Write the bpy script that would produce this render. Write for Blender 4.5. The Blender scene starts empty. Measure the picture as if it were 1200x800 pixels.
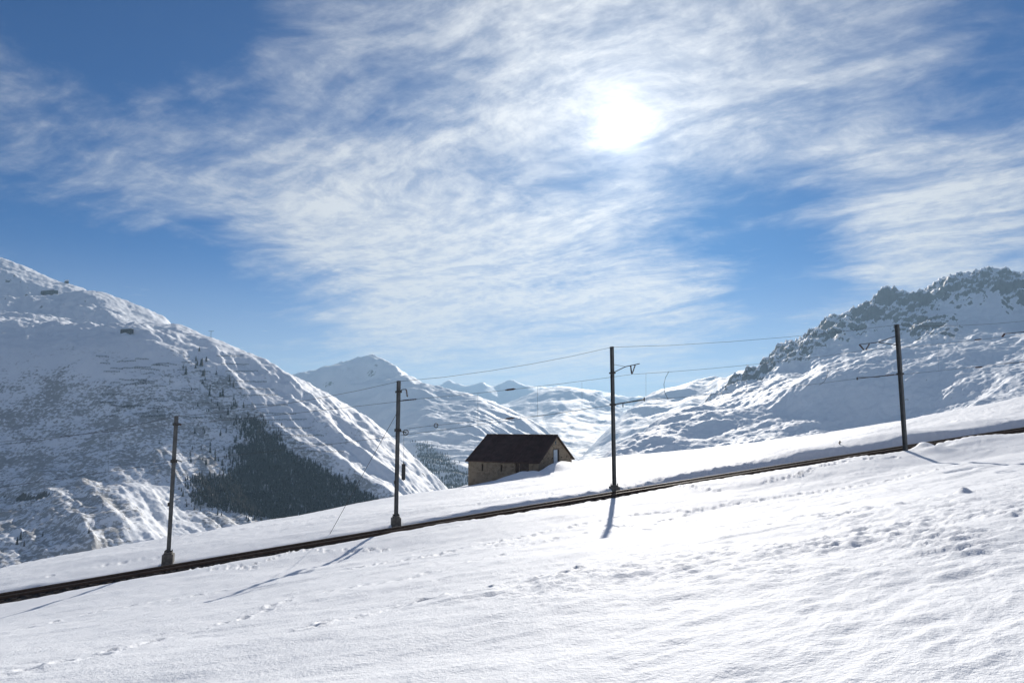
import bpy, bmesh, math, random
import numpy as np
from mathutils import Vector

# ------------------------------------------------------------------ camera, sky, sun, exposure
scene = bpy.context.scene
col = scene.collection
R = math.radians
PITCH = R(6.9)
FOC = 800.0                       # pixels of the 1200 px wide photograph (24 mm lens)
cam_d = bpy.data.cameras.new('camera')
cam_d.lens = 24.0
cam_d.sensor_width = 36.0
cam_d.clip_start = 0.1
cam_d.clip_end = 60000.0
cam = bpy.data.objects.new('camera', cam_d)
cam.location = (0, 0, 0)
cam.rotation_euler = (R(90) + PITCH, 0, 0)
col.objects.link(cam)
scene.camera = cam

SUN_EL = R(24.0)
SUN_AZ = R(9.5)                   # to the right of +Y
SUNV = Vector((math.sin(SUN_AZ) * math.cos(SUN_EL), math.cos(SUN_AZ) * math.cos(SUN_EL), math.sin(SUN_EL)))
SUN_STRENGTH = 4.8
SKY_STRENGTH = 0.085
EXPOSURE = 0.23

scene.view_settings.view_transform = 'Standard'
scene.view_settings.look = 'None'
scene.view_settings.exposure = EXPOSURE
scene.view_settings.gamma = 1.0
scene.view_settings.use_curve_mapping = False
scene.render.engine = 'CYCLES'
scene.cycles.use_denoising = True
scene.cycles.max_bounces = 6
scene.cycles.diffuse_bounces = 3
scene.cycles.glossy_bounces = 2
scene.cycles.volume_bounces = 0
scene.cycles.transparent_max_bounces = 8
scene.cycles.sample_clamp_indirect = 6.0

sun_l = bpy.data.lights.new('sun', 'SUN')
sun_l.energy = SUN_STRENGTH
sun_l.angle = R(0.55)
sun_l.color = (1.0, 0.94, 0.86)
sun = bpy.data.objects.new('sun', sun_l)
sun.rotation_euler = (-SUNV).to_track_quat('-Z', 'Y').to_euler()
col.objects.link(sun)


def pixdir(px, py):
    """direction of a photograph pixel, scaled so that Y = 1"""
    xc = (px - 600.0) / FOC
    yc = (400.0 - py) / FOC
    c, s = math.cos(PITCH), math.sin(PITCH)
    v = (xc, c - yc * s, s + yc * c)
    return (v[0] / v[1], 1.0, v[2] / v[1])


def at(px, py, Y):
    d = pixdir(px, py)
    return (d[0] * Y, Y, d[2] * Y)


def project(X, Y, Z):
    c, s = math.cos(PITCH), math.sin(PITCH)
    f = Y * c + Z * s
    u = -Y * s + Z * c
    return 600.0 + FOC * X / f, 400.0 - FOC * u / f


class NT:
    """small helper to write node trees"""
    def __init__(self, tree):
        self.t = tree
        self.n = tree.nodes
        self.l = tree.links

    def node(self, typ, **kw):
        nd = self.n.new(typ)
        for k, v in kw.items():
            setattr(nd, k, v)
        return nd

    def put(self, sock, v):
        if isinstance(v, bpy.types.NodeSocket):
            self.l.new(v, sock)
        elif v is not None:
            sock.default_value = v

    def m(self, op, a, b=None, c=None, clamp=False):
        nd = self.node('ShaderNodeMath', operation=op, use_clamp=clamp)
        self.put(nd.inputs[0], a)
        self.put(nd.inputs[1], b)
        self.put(nd.inputs[2], c)
        return nd.outputs[0]

    def vm(self, op, a, b=None):
        nd = self.node('ShaderNodeVectorMath', operation=op)
        self.put(nd.inputs[0], a)
        self.put(nd.inputs[1], b)
        return nd

    def noise(self, vec, scale, detail=4.0, rough=0.5, out='Fac', dist=0.0):
        nd = self.node('ShaderNodeTexNoise')
        self.put(nd.inputs['Vector'], vec)
        self.put(nd.inputs['Scale'], scale)
        nd.inputs['Detail'].default_value = detail
        nd.inputs['Roughness'].default_value = rough
        nd.inputs['Distortion'].default_value = dist
        return nd.outputs[0 if out == 'Fac' else 1]

    def ramp(self, v, a, b, lo=0.0, hi=1.0, smooth=True):
        nd = self.node('ShaderNodeMapRange')
        nd.interpolation_type = 'SMOOTHSTEP' if smooth else 'LINEAR'
        self.put(nd.inputs[0], v)
        self.put(nd.inputs[1], a)
        self.put(nd.inputs[2], b)
        self.put(nd.inputs[3], lo)
        self.put(nd.inputs[4], hi)
        return nd.outputs[0]

    def mix(self, f, a, b):
        nd = self.node('ShaderNodeMix', data_type='RGBA')
        self.put(nd.inputs[0], f)
        self.put(nd.inputs[6], a if isinstance(a, bpy.types.NodeSocket) else (*a[:3], 1.0))
        self.put(nd.inputs[7], b if isinstance(b, bpy.types.NodeSocket) else (*b[:3], 1.0))
        return nd.outputs[2]

    def scale_vec(self, v, s):
        nd = self.vm('MULTIPLY', v, s)
        return nd.outputs[0]


def build_world():
    w = bpy.data.worlds.new('World')
    scene.world = w
    w.use_nodes = True
    t = NT(w.node_tree)
    t.n.clear()
    out = t.node('ShaderNodeOutputWorld')
    bg = t.node('ShaderNodeBackground')
    t.l.new(bg.outputs[0], out.inputs[0])
    bg.inputs[1].default_value = SKY_STRENGTH
    sky = t.node('ShaderNodeTexSky', sky_type='NISHITA')
    sky.sun_disc = False
    sky.sun_elevation = SUN_EL
    sky.sun_rotation = SUN_AZ
    sky.altitude = 1900.0
    sky.air_density = 1.0
    sky.dust_density = 0.6
    sky.ozone_density = 2.0
    tc = t.node('ShaderNodeTexCoord')
    d = t.vm('NORMALIZE', tc.outputs['Generated']).outputs[0]
    sep = t.node('ShaderNodeSeparateXYZ')
    t.l.new(d, sep.inputs[0])
    # high cirrus sheet: project the direction on a flat layer
    dz = t.m('MAXIMUM', t.m('ADD', sep.outputs[2], 0.10), 0.06)
    cmb = t.node('ShaderNodeCombineXYZ')
    t.put(cmb.inputs[0], t.m('DIVIDE', sep.outputs[0], dz))
    t.put(cmb.inputs[1], t.m('DIVIDE', sep.outputs[1], dz))
    p = cmb.outputs[0]
    warp = t.noise(p, 0.9, 3, 0.5, 'Color')
    wv = t.vm('SUBTRACT', warp, (0.5, 0.5, 0.5)).outputs[0]
    p2 = t.vm('ADD', p, t.scale_vec(wv, (0.55, 0.55, 0.0))).outputs[0]
    warp2 = t.noise(p, 4.5, 3, 0.55, 'Color')
    wv2 = t.vm('SUBTRACT', warp2, (0.5, 0.5, 0.5)).outputs[0]
    p3 = t.vm('ADD', p2, t.scale_vec(wv2, (0.07, 0.07, 0.0))).outputs[0]

    def rot(v, ang, sc):
        """fibres run along the direction 'ang' of the cloud layer"""
        vr = t.node('ShaderNodeVectorRotate', rotation_type='Z_AXIS')
        t.put(vr.inputs['Vector'], v)
        vr.inputs['Angle'].default_value = R(-ang)
        return t.scale_vec(vr.outputs[0], sc)
    big = t.noise(rot(p2, -25, (0.6, 1.0, 1)), 1.15, 5, 0.55)
    wisp = t.noise(rot(p2, -30, (0.7, 1.9, 1)), 1.9, 10, 0.60)
    fib = t.noise(rot(p2, -38, (0.55, 3.2, 1)), 2.6, 10, 0.64)
    grain = t.noise(p2, 7.0, 9, 0.62)
    s = t.m('MULTIPLY_ADD', big, 0.95, 0.0)
    s = t.m('MULTIPLY_ADD', grain, 0.30, s)
    s = t.m('MULTIPLY_ADD', wisp, 0.55, s)           # mean about 0.90
    # where the cirrus is thick and where the sky is open
    def blob(px, py, rad, amount, s):
        v = Vector(pixdir(px, py)).normalized()
        dist = t.node('ShaderNodeVectorMath', operation='DISTANCE')
        t.l.new(d, dist.inputs[0])
        dist.inputs[1].default_value = v
        g = t.ramp(dist.outputs['Value'], 0.0, rad, amount, 0.0)
        return t.m('ADD', s, g)
    for b in ((120, 20, 0.30, -0.36), (40, 290, 0.26, -0.30), (190, 320, 0.24, -0.30), (330, 330, 0.16, -0.12),
              (300, 90, 0.25, -0.10), (930, 310, 0.13, -0.22), (820, 250, 0.10, -0.10), (1190, 130, 0.20, -0.12), (1040, 60, 0.22, 0.07),
              (640, 390, 0.24, 0.14), (470, 395, 0.12, 0.10), (760, 370, 0.15, 0.10), (1150, 250, 0.2, 0.14), (830, 60, 0.2, 0.08),
              (420, 200, 0.36, 0.16), (250, 190, 0.28, 0.24), (60, 200, 0.20, 0.34), (200, 150, 0.16, 0.12), (170, 235, 0.16, 0.12), (650, 290, 0.34, 0.16), (700, 60, 0.35, 0.16), (900, 150, 0.25, 0.06),
              (1080, 270, 0.24, 0.20), (520, 370, 0.22, 0.12), (620, 10, 0.2, 0.14), (450, 265, 0.2, 0.12)):
        s = blob(*b, s)
    cover = t.ramp(s, 0.79, 1.19)
    fine = t.noise(rot(p2, -55, (0.8, 2.2, 1)), 4.5, 10, 0.66)
    mott = t.noise(p3, 13.0, 8, 0.66)
    fibre = t.ramp(t.m('MULTIPLY_ADD', mott, 0.38, t.m('MULTIPLY_ADD', fib, 0.36, t.m('MULTIPLY', fine, 0.28))), 0.40, 0.63)
    dens = t.m('MULTIPLY', cover, t.m('MULTIPLY_ADD', fibre, 0.55, 0.40))
    dens = t.m('ADD', dens, t.m('MULTIPLY', t.ramp(s, 1.02, 1.36), 0.25), clamp=True)
    # a few small low cloud scraps near the mountains
    scr = t.noise(rot(p, 5, (1.2, 1.9, 1)), 4.2, 6, 0.6)
    low = t.ramp(sep.outputs[2], 0.11, 0.20, 1.0, 0.0)
    low = t.m('MULTIPLY', low, t.ramp(scr, 0.62, 0.74))
    dens = t.m('MAXIMUM', dens, t.m('MULTIPLY', low, 0.55))
    # veil thickening towards the horizon
    veil = t.ramp(sep.outputs[2], 0.0, 0.25, 0.58, 0.0)
    dens = t.m('SUBTRACT', 1.0, t.m('MULTIPLY', t.m('SUBTRACT', 1.0, dens), t.m('SUBTRACT', 1.0, veil)))
    # ice crystals scatter forwards: brighter towards the sun
    ca = t.vm('DOT_PRODUCT', d, tuple(SUNV)).outputs['Value']
    ang = t.m('MULTIPLY', t.m('ARCCOSINE', t.m('MINIMUM', ca, 0.999999)), 180.0 / math.pi)
    lobe = t.m('POWER', 2.718, t.m('MULTIPLY', ang, -1.0 / 13.0))
    bright = t.m('MULTIPLY_ADD', lobe, 4.2, 6.6)
    cc = t.node('ShaderNodeCombineColor')
    t.put(cc.inputs[0], t.m('MULTIPLY', bright, 0.945))
    t.put(cc.inputs[1], t.m('MULTIPLY', bright, 0.985))
    t.put(cc.inputs[2], t.m('MULTIPLY', bright, 1.04))
    skycol = t.vm('MULTIPLY', sky.outputs[0], (0.015, 0.29, 0.60)).outputs[0]
    c = t.mix(dens, skycol, cc.outputs[0])
    # aureole and disc of the sun seen through the thin veil
    a1 = t.m('MULTIPLY', t.m('POWER', 2.718, t.m('MULTIPLY', ang, -1.0 / 3.0)), 2.0)
    a1 = t.m('ADD', a1, t.m('MULTIPLY', t.m('POWER', 2.718, t.m('MULTIPLY', ang, -1.0 / 14.0)), 1.1))
    core = t.m('MULTIPLY', t.m('POWER', 2.718, t.m('MULTIPLY', ang, -1.0 / 0.62)), 60.0)
    halo = t.m('ADD', a1, core)
    hc = t.node('ShaderNodeCombineColor')
    t.put(hc.inputs[0], halo)
    t.put(hc.inputs[1], t.m('MULTIPLY', halo, 0.985))
    t.put(hc.inputs[2], t.m('MULTIPLY', halo, 0.95))
    c = t.vm('ADD', c, hc.outputs[0]).outputs[0]
    t.l.new(c, bg.inputs[0])


build_world()

# ------------------------------------------------------------------ numeric helpers
rng = np.random.RandomState(7)
PERM = rng.permutation(512).astype(np.int64)
PERM2 = np.concatenate([PERM, PERM, PERM])
GA = np.linspace(0, 2 * np.pi, 512, endpoint=False)
GX, GY = np.cos(GA), np.sin(GA)


def perlin(x, y, seed=0):
    xi = np.floor(x).astype(np.int64)
    yi = np.floor(y).astype(np.int64)
    xf, yf = x - xi, y - yi
    u = xf * xf * xf * (xf * (xf * 6 - 15) + 10)
    v = yf * yf * yf * (yf * (yf * 6 - 15) + 10)

    def g(ix, iy, dx, dy):
        h = PERM2[(PERM2[(ix + seed * 37) & 511] + iy) & 511]
        return GX[h] * dx + GY[h] * dy
    a = g(xi, yi, xf, yf)
    b = g(xi + 1, yi, xf - 1, yf)
    c = g(xi, yi + 1, xf, yf - 1)
    e = g(xi + 1, yi + 1, xf - 1, yf - 1)
    ab = a + u * (b - a)
    ce = c + u * (e - c)
    return (ab + v * (ce - ab)) * 1.5


def fbm(x, y, wl, octaves=4, gain=0.5, seed=0, ridged=False):
    out = np.zeros_like(x)
    amp, f = 1.0, 1.0 / wl
    for k in range(octaves):
        n = perlin(x * f + 13.7 * k, y * f - 7.3 * k, seed + k)
        if ridged:
            n = 1.0 - 2.0 * np.abs(n)
        out += amp * n
        amp *= gain
        f *= 2.03
    return out


def sstep(a, b, x):
    t = np.clip((x - a) / (b - a), 0, 1)
    return t * t * (3 - 2 * t)


class TPS:
    """smooth surface through given heights"""
    def __init__(self, pts, lam=0.0):
        p = np.array(pts, float)
        self.c = p[:, :2].mean(0)
        self.s = p[:, :2].std()
        q = (p[:, :2] - self.c) / self.s
        n = len(q)
        K = self.U(((q[:, None] - q[None]) ** 2).sum(2)) + lam * np.eye(n)
        Pm = np.hstack([np.ones((n, 1)), q])
        A = np.vstack([np.hstack([K, Pm]), np.hstack([Pm.T, np.zeros((3, 3))])])
        sol = np.linalg.solve(A, np.concatenate([p[:, 2], np.zeros(3)]))
        self.w, self.a, self.q = sol[:n], sol[n:], q

    @staticmethod
    def U(r2):
        return 0.5 * r2 * np.log(r2 + 1e-12)

    def __call__(self, X, Y):
        X, Y = np.asarray(X, float), np.asarray(Y, float)
        shp = X.shape
        x = (X.ravel() - self.c[0]) / self.s
        y = (Y.ravel() - self.c[1]) / self.s
        out = self.a[0] + self.a[1] * x + self.a[2] * y
        for (qx, qy), w in zip(self.q, self.w):
            out += w * self.U((x - qx) ** 2 + (y - qy) ** 2)
        return out.reshape(shp)


def seg_dist(X, Y, poly):
    """distance to a polyline in plan and the parameter (0..1) of the nearest point, signed side"""
    best = np.full(X.shape, 1e18)
    par = np.zeros(X.shape)
    side = np.zeros(X.shape)
    L = [0.0]
    for a, b in zip(poly[:-1], poly[1:]):
        L.append(L[-1] + math.hypot(b[0] - a[0], b[1] - a[1]))
    for k, (a, b) in enumerate(zip(poly[:-1], poly[1:])):
        dx, dy = b[0] - a[0], b[1] - a[1]
        l2 = dx * dx + dy * dy
        t = np.clip(((X - a[0]) * dx + (Y - a[1]) * dy) / l2, 0, 1)
        ex, ey = X - a[0] - t * dx, Y - a[1] - t * dy
        d2 = ex * ex + ey * ey
        cond = d2 < best
        best = np.where(cond, d2, best)
        par = np.where(cond, (L[k] + t * math.sqrt(l2)) / L[-1], par)
        side = np.where(cond, np.sign(dx * ey - dy * ex), side)
    return np.sqrt(best), par, side


# ------------------------------------------------------------------ object helpers
def tag(o, label=None, cat=None, group=None, kind=None):
    if label: o['label'] = label
    if cat: o['category'] = cat
    if group: o['group'] = group
    if kind: o['kind'] = kind
    return o


def link(name, me, mat=None, parent=None):
    o = bpy.data.objects.new(name, me)
    if me is not None and mat is not None and len(me.materials) == 0:
        me.materials.append(mat)
    col.objects.link(o)
    if parent is not None:
        o.parent = parent
    return o


def empty(name, loc=(0, 0, 0), rz=0.0):
    o = bpy.data.objects.new(name, None)
    o.empty_display_size = 0.3
    o.location = loc
    o.rotation_euler = (0, 0, rz)
    col.objects.link(o)
    return o


def grid_mesh(name, V, rows, cols, smooth=True, wrap=False):
    """V: (rows*cols,3)"""
    me = bpy.data.meshes.new(name)
    r = np.arange(rows - 1)
    c = np.arange(cols if wrap else cols - 1)
    rr, cc = np.meshgrid(r, c, indexing='ij')
    cn = (cc + 1) % cols
    a = rr * cols + cc
    b = rr * cols + cn
    d = (rr + 1) * cols + cc
    e = (rr + 1) * cols + cn
    F = np.stack([a, b, e, d], -1).reshape(-1, 4)
    n = len(F)
    me.vertices.add(len(V))
    me.vertices.foreach_set('co', V.astype(np.float32).ravel())
    me.loops.add(n * 4)
    me.loops.foreach_set('vertex_index', F.astype(np.int32).ravel())
    me.polygons.add(n)
    me.polygons.foreach_set('loop_start', np.arange(0, n * 4, 4, dtype=np.int32))
    me.polygons.foreach_set('loop_total', np.full(n, 4, dtype=np.int32))
    if smooth:
        me.polygons.foreach_set('use_smooth', np.ones(n, dtype=bool))
    me.update(calc_edges=True)
    return me


class MB:
    """collects simple shapes into one mesh"""
    def __init__(self):
        self.v, self.f = [], []

    def add(self, vs, fs):
        k = len(self.v)
        self.v += [tuple(x) for x in vs]
        self.f += [tuple(i + k for i in f) for f in fs]
        return self

    def box(self, x0, y0, z0, x1, y1, z1):
        vs = [(x0, y0, z0), (x1, y0, z0), (x1, y1, z0), (x0, y1, z0), (x0, y0, z1), (x1, y0, z1), (x1, y1, z1), (x0, y1, z1)]
        return self.add(vs, [(3, 2, 1, 0), (4, 5, 6, 7), (0, 1, 5, 4), (1, 2, 6, 5), (2, 3, 7, 6), (3, 0, 4, 7)])

    def tube(self, pts, r, n=6, r2=None, caps=True):
        pts = [Vector(p) for p in pts]
        m = len(pts)
        vs = []
        for i, p in enumerate(pts):
            tdir = (pts[min(i + 1, m - 1)] - pts[max(i - 1, 0)]).normalized()
            up = Vector((0, 0, 1)) if abs(tdir.z) < 0.95 else Vector((1, 0, 0))
            a = tdir.cross(up).normalized()
            b = a.cross(tdir)
            rr = r if r2 is None else r + (r2 - r) * i / (m - 1)
            for k in range(n):
                an = 2 * math.pi * k / n
                vs.append(p + a * (rr * math.cos(an)) + b * (rr * math.sin(an)))
        fs = []
        for i in range(m - 1):
            for k in range(n):
                k2 = (k + 1) % n
                fs.append((i * n + k, i * n + k2, (i + 1) * n + k2, (i + 1) * n + k))
        if caps:
            fs.append(tuple(range(n - 1, -1, -1)))
            fs.append(tuple((m - 1) * n + k for k in range(n)))
        return self.add(vs, fs)

    def bar(self, a, b, w, h):
        """rectangular bar from a to b"""
        a, b = Vector(a), Vector(b)
        tdir = (b - a).normalized()
        up = Vector((0, 0, 1)) if abs(tdir.z) < 0.95 else Vector((0, 1, 0))
        s = tdir.cross(up).normalized() * (w / 2)
        u = s.cross(tdir).normalized() * (h / 2)
        vs = [a - s - u, a + s - u, a + s + u, a - s + u, b - s - u, b + s - u, b + s + u, b - s + u]
        return self.add(vs, [(0, 3, 2, 1), (4, 5, 6, 7), (0, 1, 5, 4), (1, 2, 6, 5), (2, 3, 7, 6), (3, 0, 4, 7)])

    def mesh(self, name, smooth=False):
        me = bpy.data.meshes.new(name)
        me.from_pydata(self.v, [], self.f)
        bm = bmesh.new()
        bm.from_mesh(me)
        bmesh.ops.recalc_face_normals(bm, faces=bm.faces)
        bm.to_mesh(me)
        bm.free()
        if smooth:
            for p in me.polygons:
                p.use_smooth = True
        me.update()
        return me

    def build(self, name, mat, parent=None, smooth=False):
        return link(name, self.mesh(name, smooth), mat, parent)


# ------------------------------------------------------------------ materials
def new_mat(name):
    m = bpy.data.materials.new(name)
    m.use_nodes = True
    t = NT(m.node_tree)
    b = t.n['Principled BSDF']
    return m, t, b


def simple(name, colr, rough=0.6, metal=0.0, var=0.25, scale=6.0, bump=0.0, spec=0.4):
    m, t, b = new_mat(name)
    geo = t.node('ShaderNodeTexCoord')
    n = t.noise(geo.outputs['Object'], scale, 5, 0.6)
    c = t.mix(t.ramp(n, 0.3, 0.7), tuple(x * (1 - var) for x in colr), tuple(min(1, x * (1 + var)) for x in colr))
    t.l.new(c, b.inputs['Base Color'])
    b.inputs['Roughness'].default_value = rough
    b.inputs['Metallic'].default_value = metal
    b.inputs['Specular IOR Level'].default_value = spec
    if bump:
        bp = t.node('ShaderNodeBump')
        bp.inputs['Strength'].default_value = 0.6
        bp.inputs['Distance'].default_value = bump
        t.l.new(n, bp.inputs['Height'])
        t.l.new(bp.outputs[0], b.inputs['Normal'])
    return m


def snow_field_mat():
    m, t, b = new_mat('snow_near')
    g = t.node('ShaderNodeNewGeometry')
    pos = g.outputs['Position']
    n1 = t.noise(pos, 0.35, 4, 0.5)
    c = t.mix(n1, (0.81, 0.835, 0.87), (0.855, 0.875, 0.90))
    t.l.new(c, b.inputs['Base Color'])
    b.inputs['Roughness'].default_value = 0.68
    b.inputs['Specular IOR Level'].default_value = 0.2
    f1 = t.noise(pos, 14.0, 4, 0.65)
    f2 = t.noise(pos, 60.0, 2, 0.6)
    bp = t.node('ShaderNodeBump')
    bp.inputs['Strength'].default_value = 0.55
    bp.inputs['Distance'].default_value = 0.07
    t.l.new(f1, bp.inputs['Height'])
    bp2 = t.node('ShaderNodeBump')
    bp2.inputs['Strength'].default_value = 0.45
    bp2.inputs['Distance'].default_value = 0.02
    t.l.new(f2, bp2.inputs['Height'])
    t.l.new(bp.outputs[0], bp2.inputs['Normal'])
    t.l.new(bp2.outputs[0], b.inputs['Normal'])
    return m


def mountain_mat(name, rock_lo, rock_hi, rock_scale, shrub=False, bump=6.0, bscale=0.02, rock_col=(0.12, 0.115, 0.11)):
    m, t, b = new_mat(name)
    g = t.node('ShaderNodeNewGeometry')
    pos = g.outputs['Position']
    sep = t.node('ShaderNodeSeparateXYZ')
    t.l.new(g.outputs['Normal'], sep.inputs[0])
    n = t.noise(pos, rock_scale, 7, 0.68)
    steep = t.m('SUBTRACT', 1.0, sep.outputs[2])
    v = t.m('MULTIPLY_ADD', t.m('SUBTRACT', n, 0.5), 1.0, t.m('MULTIPLY', steep, 1.25))
    at_ = t.node('ShaderNodeAttribute', attribute_name='rock')
    v = t.m('MULTIPLY_ADD', at_.outputs['Fac'], 0.38, v)
    rock = t.ramp(v, rock_lo, rock_hi)
    rn = t.noise(pos, rock_scale * 4, 4, 0.6)
    rc = t.mix(rn, tuple(x * 0.6 for x in rock_col), tuple(x * 1.6 for x in rock_col))
    sn = t.mix(t.noise(pos, 0.004, 3, 0.5), (0.81, 0.835, 0.87), (0.855, 0.875, 0.90))
    c = t.mix(rock, sn, rc)
    if shrub:
        as_ = t.node('ShaderNodeAttribute', attribute_name='shrub')
        q = t.vm('MULTIPLY', pos, (1.0, 1.0, 1.3)).outputs[0]
        s1 = t.noise(q, 0.085, 5, 0.66)
        s2 = t.noise(pos, 0.011, 3, 0.55)
        sv = t.m('ADD', t.m('MULTIPLY_ADD', s2, 0.62, s1), t.m('MULTIPLY', as_.outputs['Fac'], 0.20))
        sm = t.m('MULTIPLY', t.ramp(sv, 0.93, 1.08), t.ramp(as_.outputs['Fac'], 0.02, 0.25, 0.0, 0.65))
        c = t.mix(sm, c, (0.085, 0.075, 0.06))
    t.l.new(c, b.inputs['Base Color'])
    b.inputs['Roughness'].default_value = 0.65
    b.inputs['Specular IOR Level'].default_value = 0.12
    bp = t.node('ShaderNodeBump')
    bp.inputs['Strength'].default_value = 0.8
    bp.inputs['Distance'].default_value = bump
    t.l.new(t.noise(pos, bscale, 6, 0.62), bp.inputs['Height'])
    t.l.new(bp.outputs[0], b.inputs['Normal'])
    return m


MAT = {}
MAT['snow'] = snow_field_mat()
MAT['mleft'] = mountain_mat('snow_left_mountain', 0.60, 0.70, 0.02, True, 3.0, 0.045)
MAT['mright'] = mountain_mat('snow_right_mountain', 0.60, 0.66, 0.018, False, 6.0, 0.035, (0.10, 0.086, 0.084))
MAT['mfar'] = mountain_mat('snow_far_mountain', 0.60, 0.74, 0.006, False, 14.0, 0.008)
MAT['steel'] = simple('galvanised_steel', (0.085, 0.09, 0.092), 0.55, 0.3, 0.25, 3.0)
MAT['iron'] = simple('dark_iron', (0.05, 0.048, 0.045), 0.6, 0.3, 0.3, 8.0)
MAT['wire'] = simple('wire_copper', (0.06, 0.058, 0.055), 0.5, 0.4, 0.2, 3.0)
MAT['insul'] = simple('brown_porcelain', (0.06, 0.03, 0.025), 0.25, 0.0, 0.2, 8.0)
MAT['concrete'] = simple('footing_concrete', (0.15, 0.14, 0.125), 0.85, 0.0, 0.3, 5.0, 0.01)
MAT['ballast'] = simple('dark_ballast', (0.060, 0.050, 0.043), 0.9, 0.0, 0.55, 9.0, 0.04)
MAT['sleeper'] = simple('sleeper_timber', (0.055, 0.042, 0.034), 0.85, 0.0, 0.35, 5.0, 0.01)
MAT['rail'] = simple('rusty_rail', (0.060, 0.040, 0.031), 0.75, 0.1, 0.25, 6.0)
MAT['railhead'] = simple('polished_rail_head', (0.10, 0.09, 0.085), 0.6, 0.3, 0.1, 6.0)
MAT['conifer'] = simple('conifer_needles', (0.027, 0.027, 0.026), 0.85, 0.0, 0.5, 0.1)
MAT['timber'] = simple('weathered_timber', (0.09, 0.07, 0.055), 0.8, 0.0, 0.3, 2.0)
MAT['stonefar'] = simple('station_masonry', (0.06, 0.055, 0.05), 0.8, 0.0, 0.25, 0.3)
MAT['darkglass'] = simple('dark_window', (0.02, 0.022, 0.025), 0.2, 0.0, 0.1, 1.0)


# ------------------------------------------------------------------ railway alignment (straight in plan, climbing to the right)
TA = math.atan(0.3)
TDX, TDY = math.cos(TA), math.sin(TA)             # along the track
TNX, TNY = -TDY, TDX                              # away from the camera
T0 = (0.0, 45.4)


def track_sq(X, Y):
    ex, ey = X - T0[0], Y - T0[1]
    return ex * TDX + ey * TDY, ex * TNX + ey * TNY


def plan_depth(px, py, q):
    """depth where a pixel's ray crosses the vertical plane at offset q from the track"""
    d = pixdir(px, py)
    c = (T0[1] * TDX + q) if False else None
    # point = d*Y ; q = (X)*TNX + (Y-T0y)*TNY
    return (q + T0[1] * TNY) / (d[0] * TNX + TNY)


trk_px = [(0, 698), (60, 687), (180, 666), (300, 645), (464, 618), (580, 598.5), (700, 580), (840, 558.5), (960, 539.5), (1080, 520), (1200, 500.5)]
_s, _z = [], []
for px, py in trk_px:
    Y = plan_depth(px, py, 0.0)
    p = at(px, py, Y)
    _s.append(track_sq(p[0], p[1])[0])
    _z.append(p[2])
TZ = np.polyfit(_s, _z, 2)


def zt(s):
    return np.polyval(TZ, s)


def tpt(s, q, dz=0.0):
    return (T0[0] + s * TDX + q * TNX, T0[1] + s * TDY + q * TNY, float(zt(s)) + dz)


# ------------------------------------------------------------------ near snow slope
crest = [(-500, 760, 48), (-250, 715, 55), (0, 674, 62), (50, 662, 65), (96, 653, 68), (136, 646, 70), (196, 641, 74), (240, 632, 78), (300, 620, 84),
         (375, 604, 92), (450, 590, 102), (550, 570, 122), (610, 558, 130), (675, 545, 135), (722, 542, 135), (775, 535, 130), (825, 530, 126), (900, 522, 120),
         (950, 515, 116), (1007, 504, 112), (1064, 496, 108), (1115, 485, 104), (1200, 466, 100), (1400, 425, 95), (1700, 365, 85)]
gp = [(0, 0, -1.72), (3.6, 26.2, -4.35), (-10.8, 25.3, -6.25), (-10, 30.2, -6.45), (-9.3, 35.5, -6.95),
      (14, 12, -1.35), (14, 26, -2.9), (-14, 12, -4.7), (-22, 24, -7.6), (4, 37, -5.15), (20, 42, -3.6), (29.4, 42.6, -2.3), (30.2, 47.8, -2.45), (27.7, 32.8, -1.75), (10, 36, -4.6),
      (40, 0, 4.0), (-40, 0, -7.5), (0, -40, 2.5), (50, -40, 8.5), (-50, -40, -5.0), (80, 30, 7.0), (-70, 20, -16.0), (0, 8, -2.75)]
for s in (-60, -45, -30, -18, -8, 2, 12, 22, 32, 44, 58):
    for q in (-2.6, 0.0):
        p = tpt(s, q)
        lip = 0.0
        if q < 0:
            lip = float(np.interp(s, [-30, -12, -6, 5, 20, 40], [-0.18, -0.02, 0.08, -0.04, -0.06, -0.04]))
        gp.append((p[0], p[1], p[2] + lip))
for s, h in ((-30, -0.05), (-15, -0.03), (-4, 0.0), (6, 0.04), (16, 0.26), (25, 0.62), (35, 0.66), (46, 0.5), (58, 0.45)):
    p = tpt(s, 3.2)
    gp.append((p[0], p[1], p[2] + h))
for px, py, Y in crest:
    p = at(px, py, Y)
    gp.append(p)
    k = p[2] / Y
    gp.append((p[0] * 1.35, Y * 1.35, p[2] * 1.35 - 0.11 * Y))
    gp.append((p[0] * 2.2, Y * 2.2, p[2] * 2.2 - 0.46 * Y))
    gp.append((p[0] * 6.0, Y * 6.0, p[2] * 6.0 - 2.2 * Y))
# ground round the barn
BARN_Y = 100.0
for px, py, Y in ((552, 569, 105), (590, 562, 100), (631, 556, 97), (655, 549.5, 99), (680, 545.5, 108), (600, 580, 70), (720, 560, 75), (860, 545, 68), (980, 523, 72), (1120, 498, 72)):
    gp.append(at(px, py, Y))
GT = TPS(gp, 1e-5)

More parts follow.
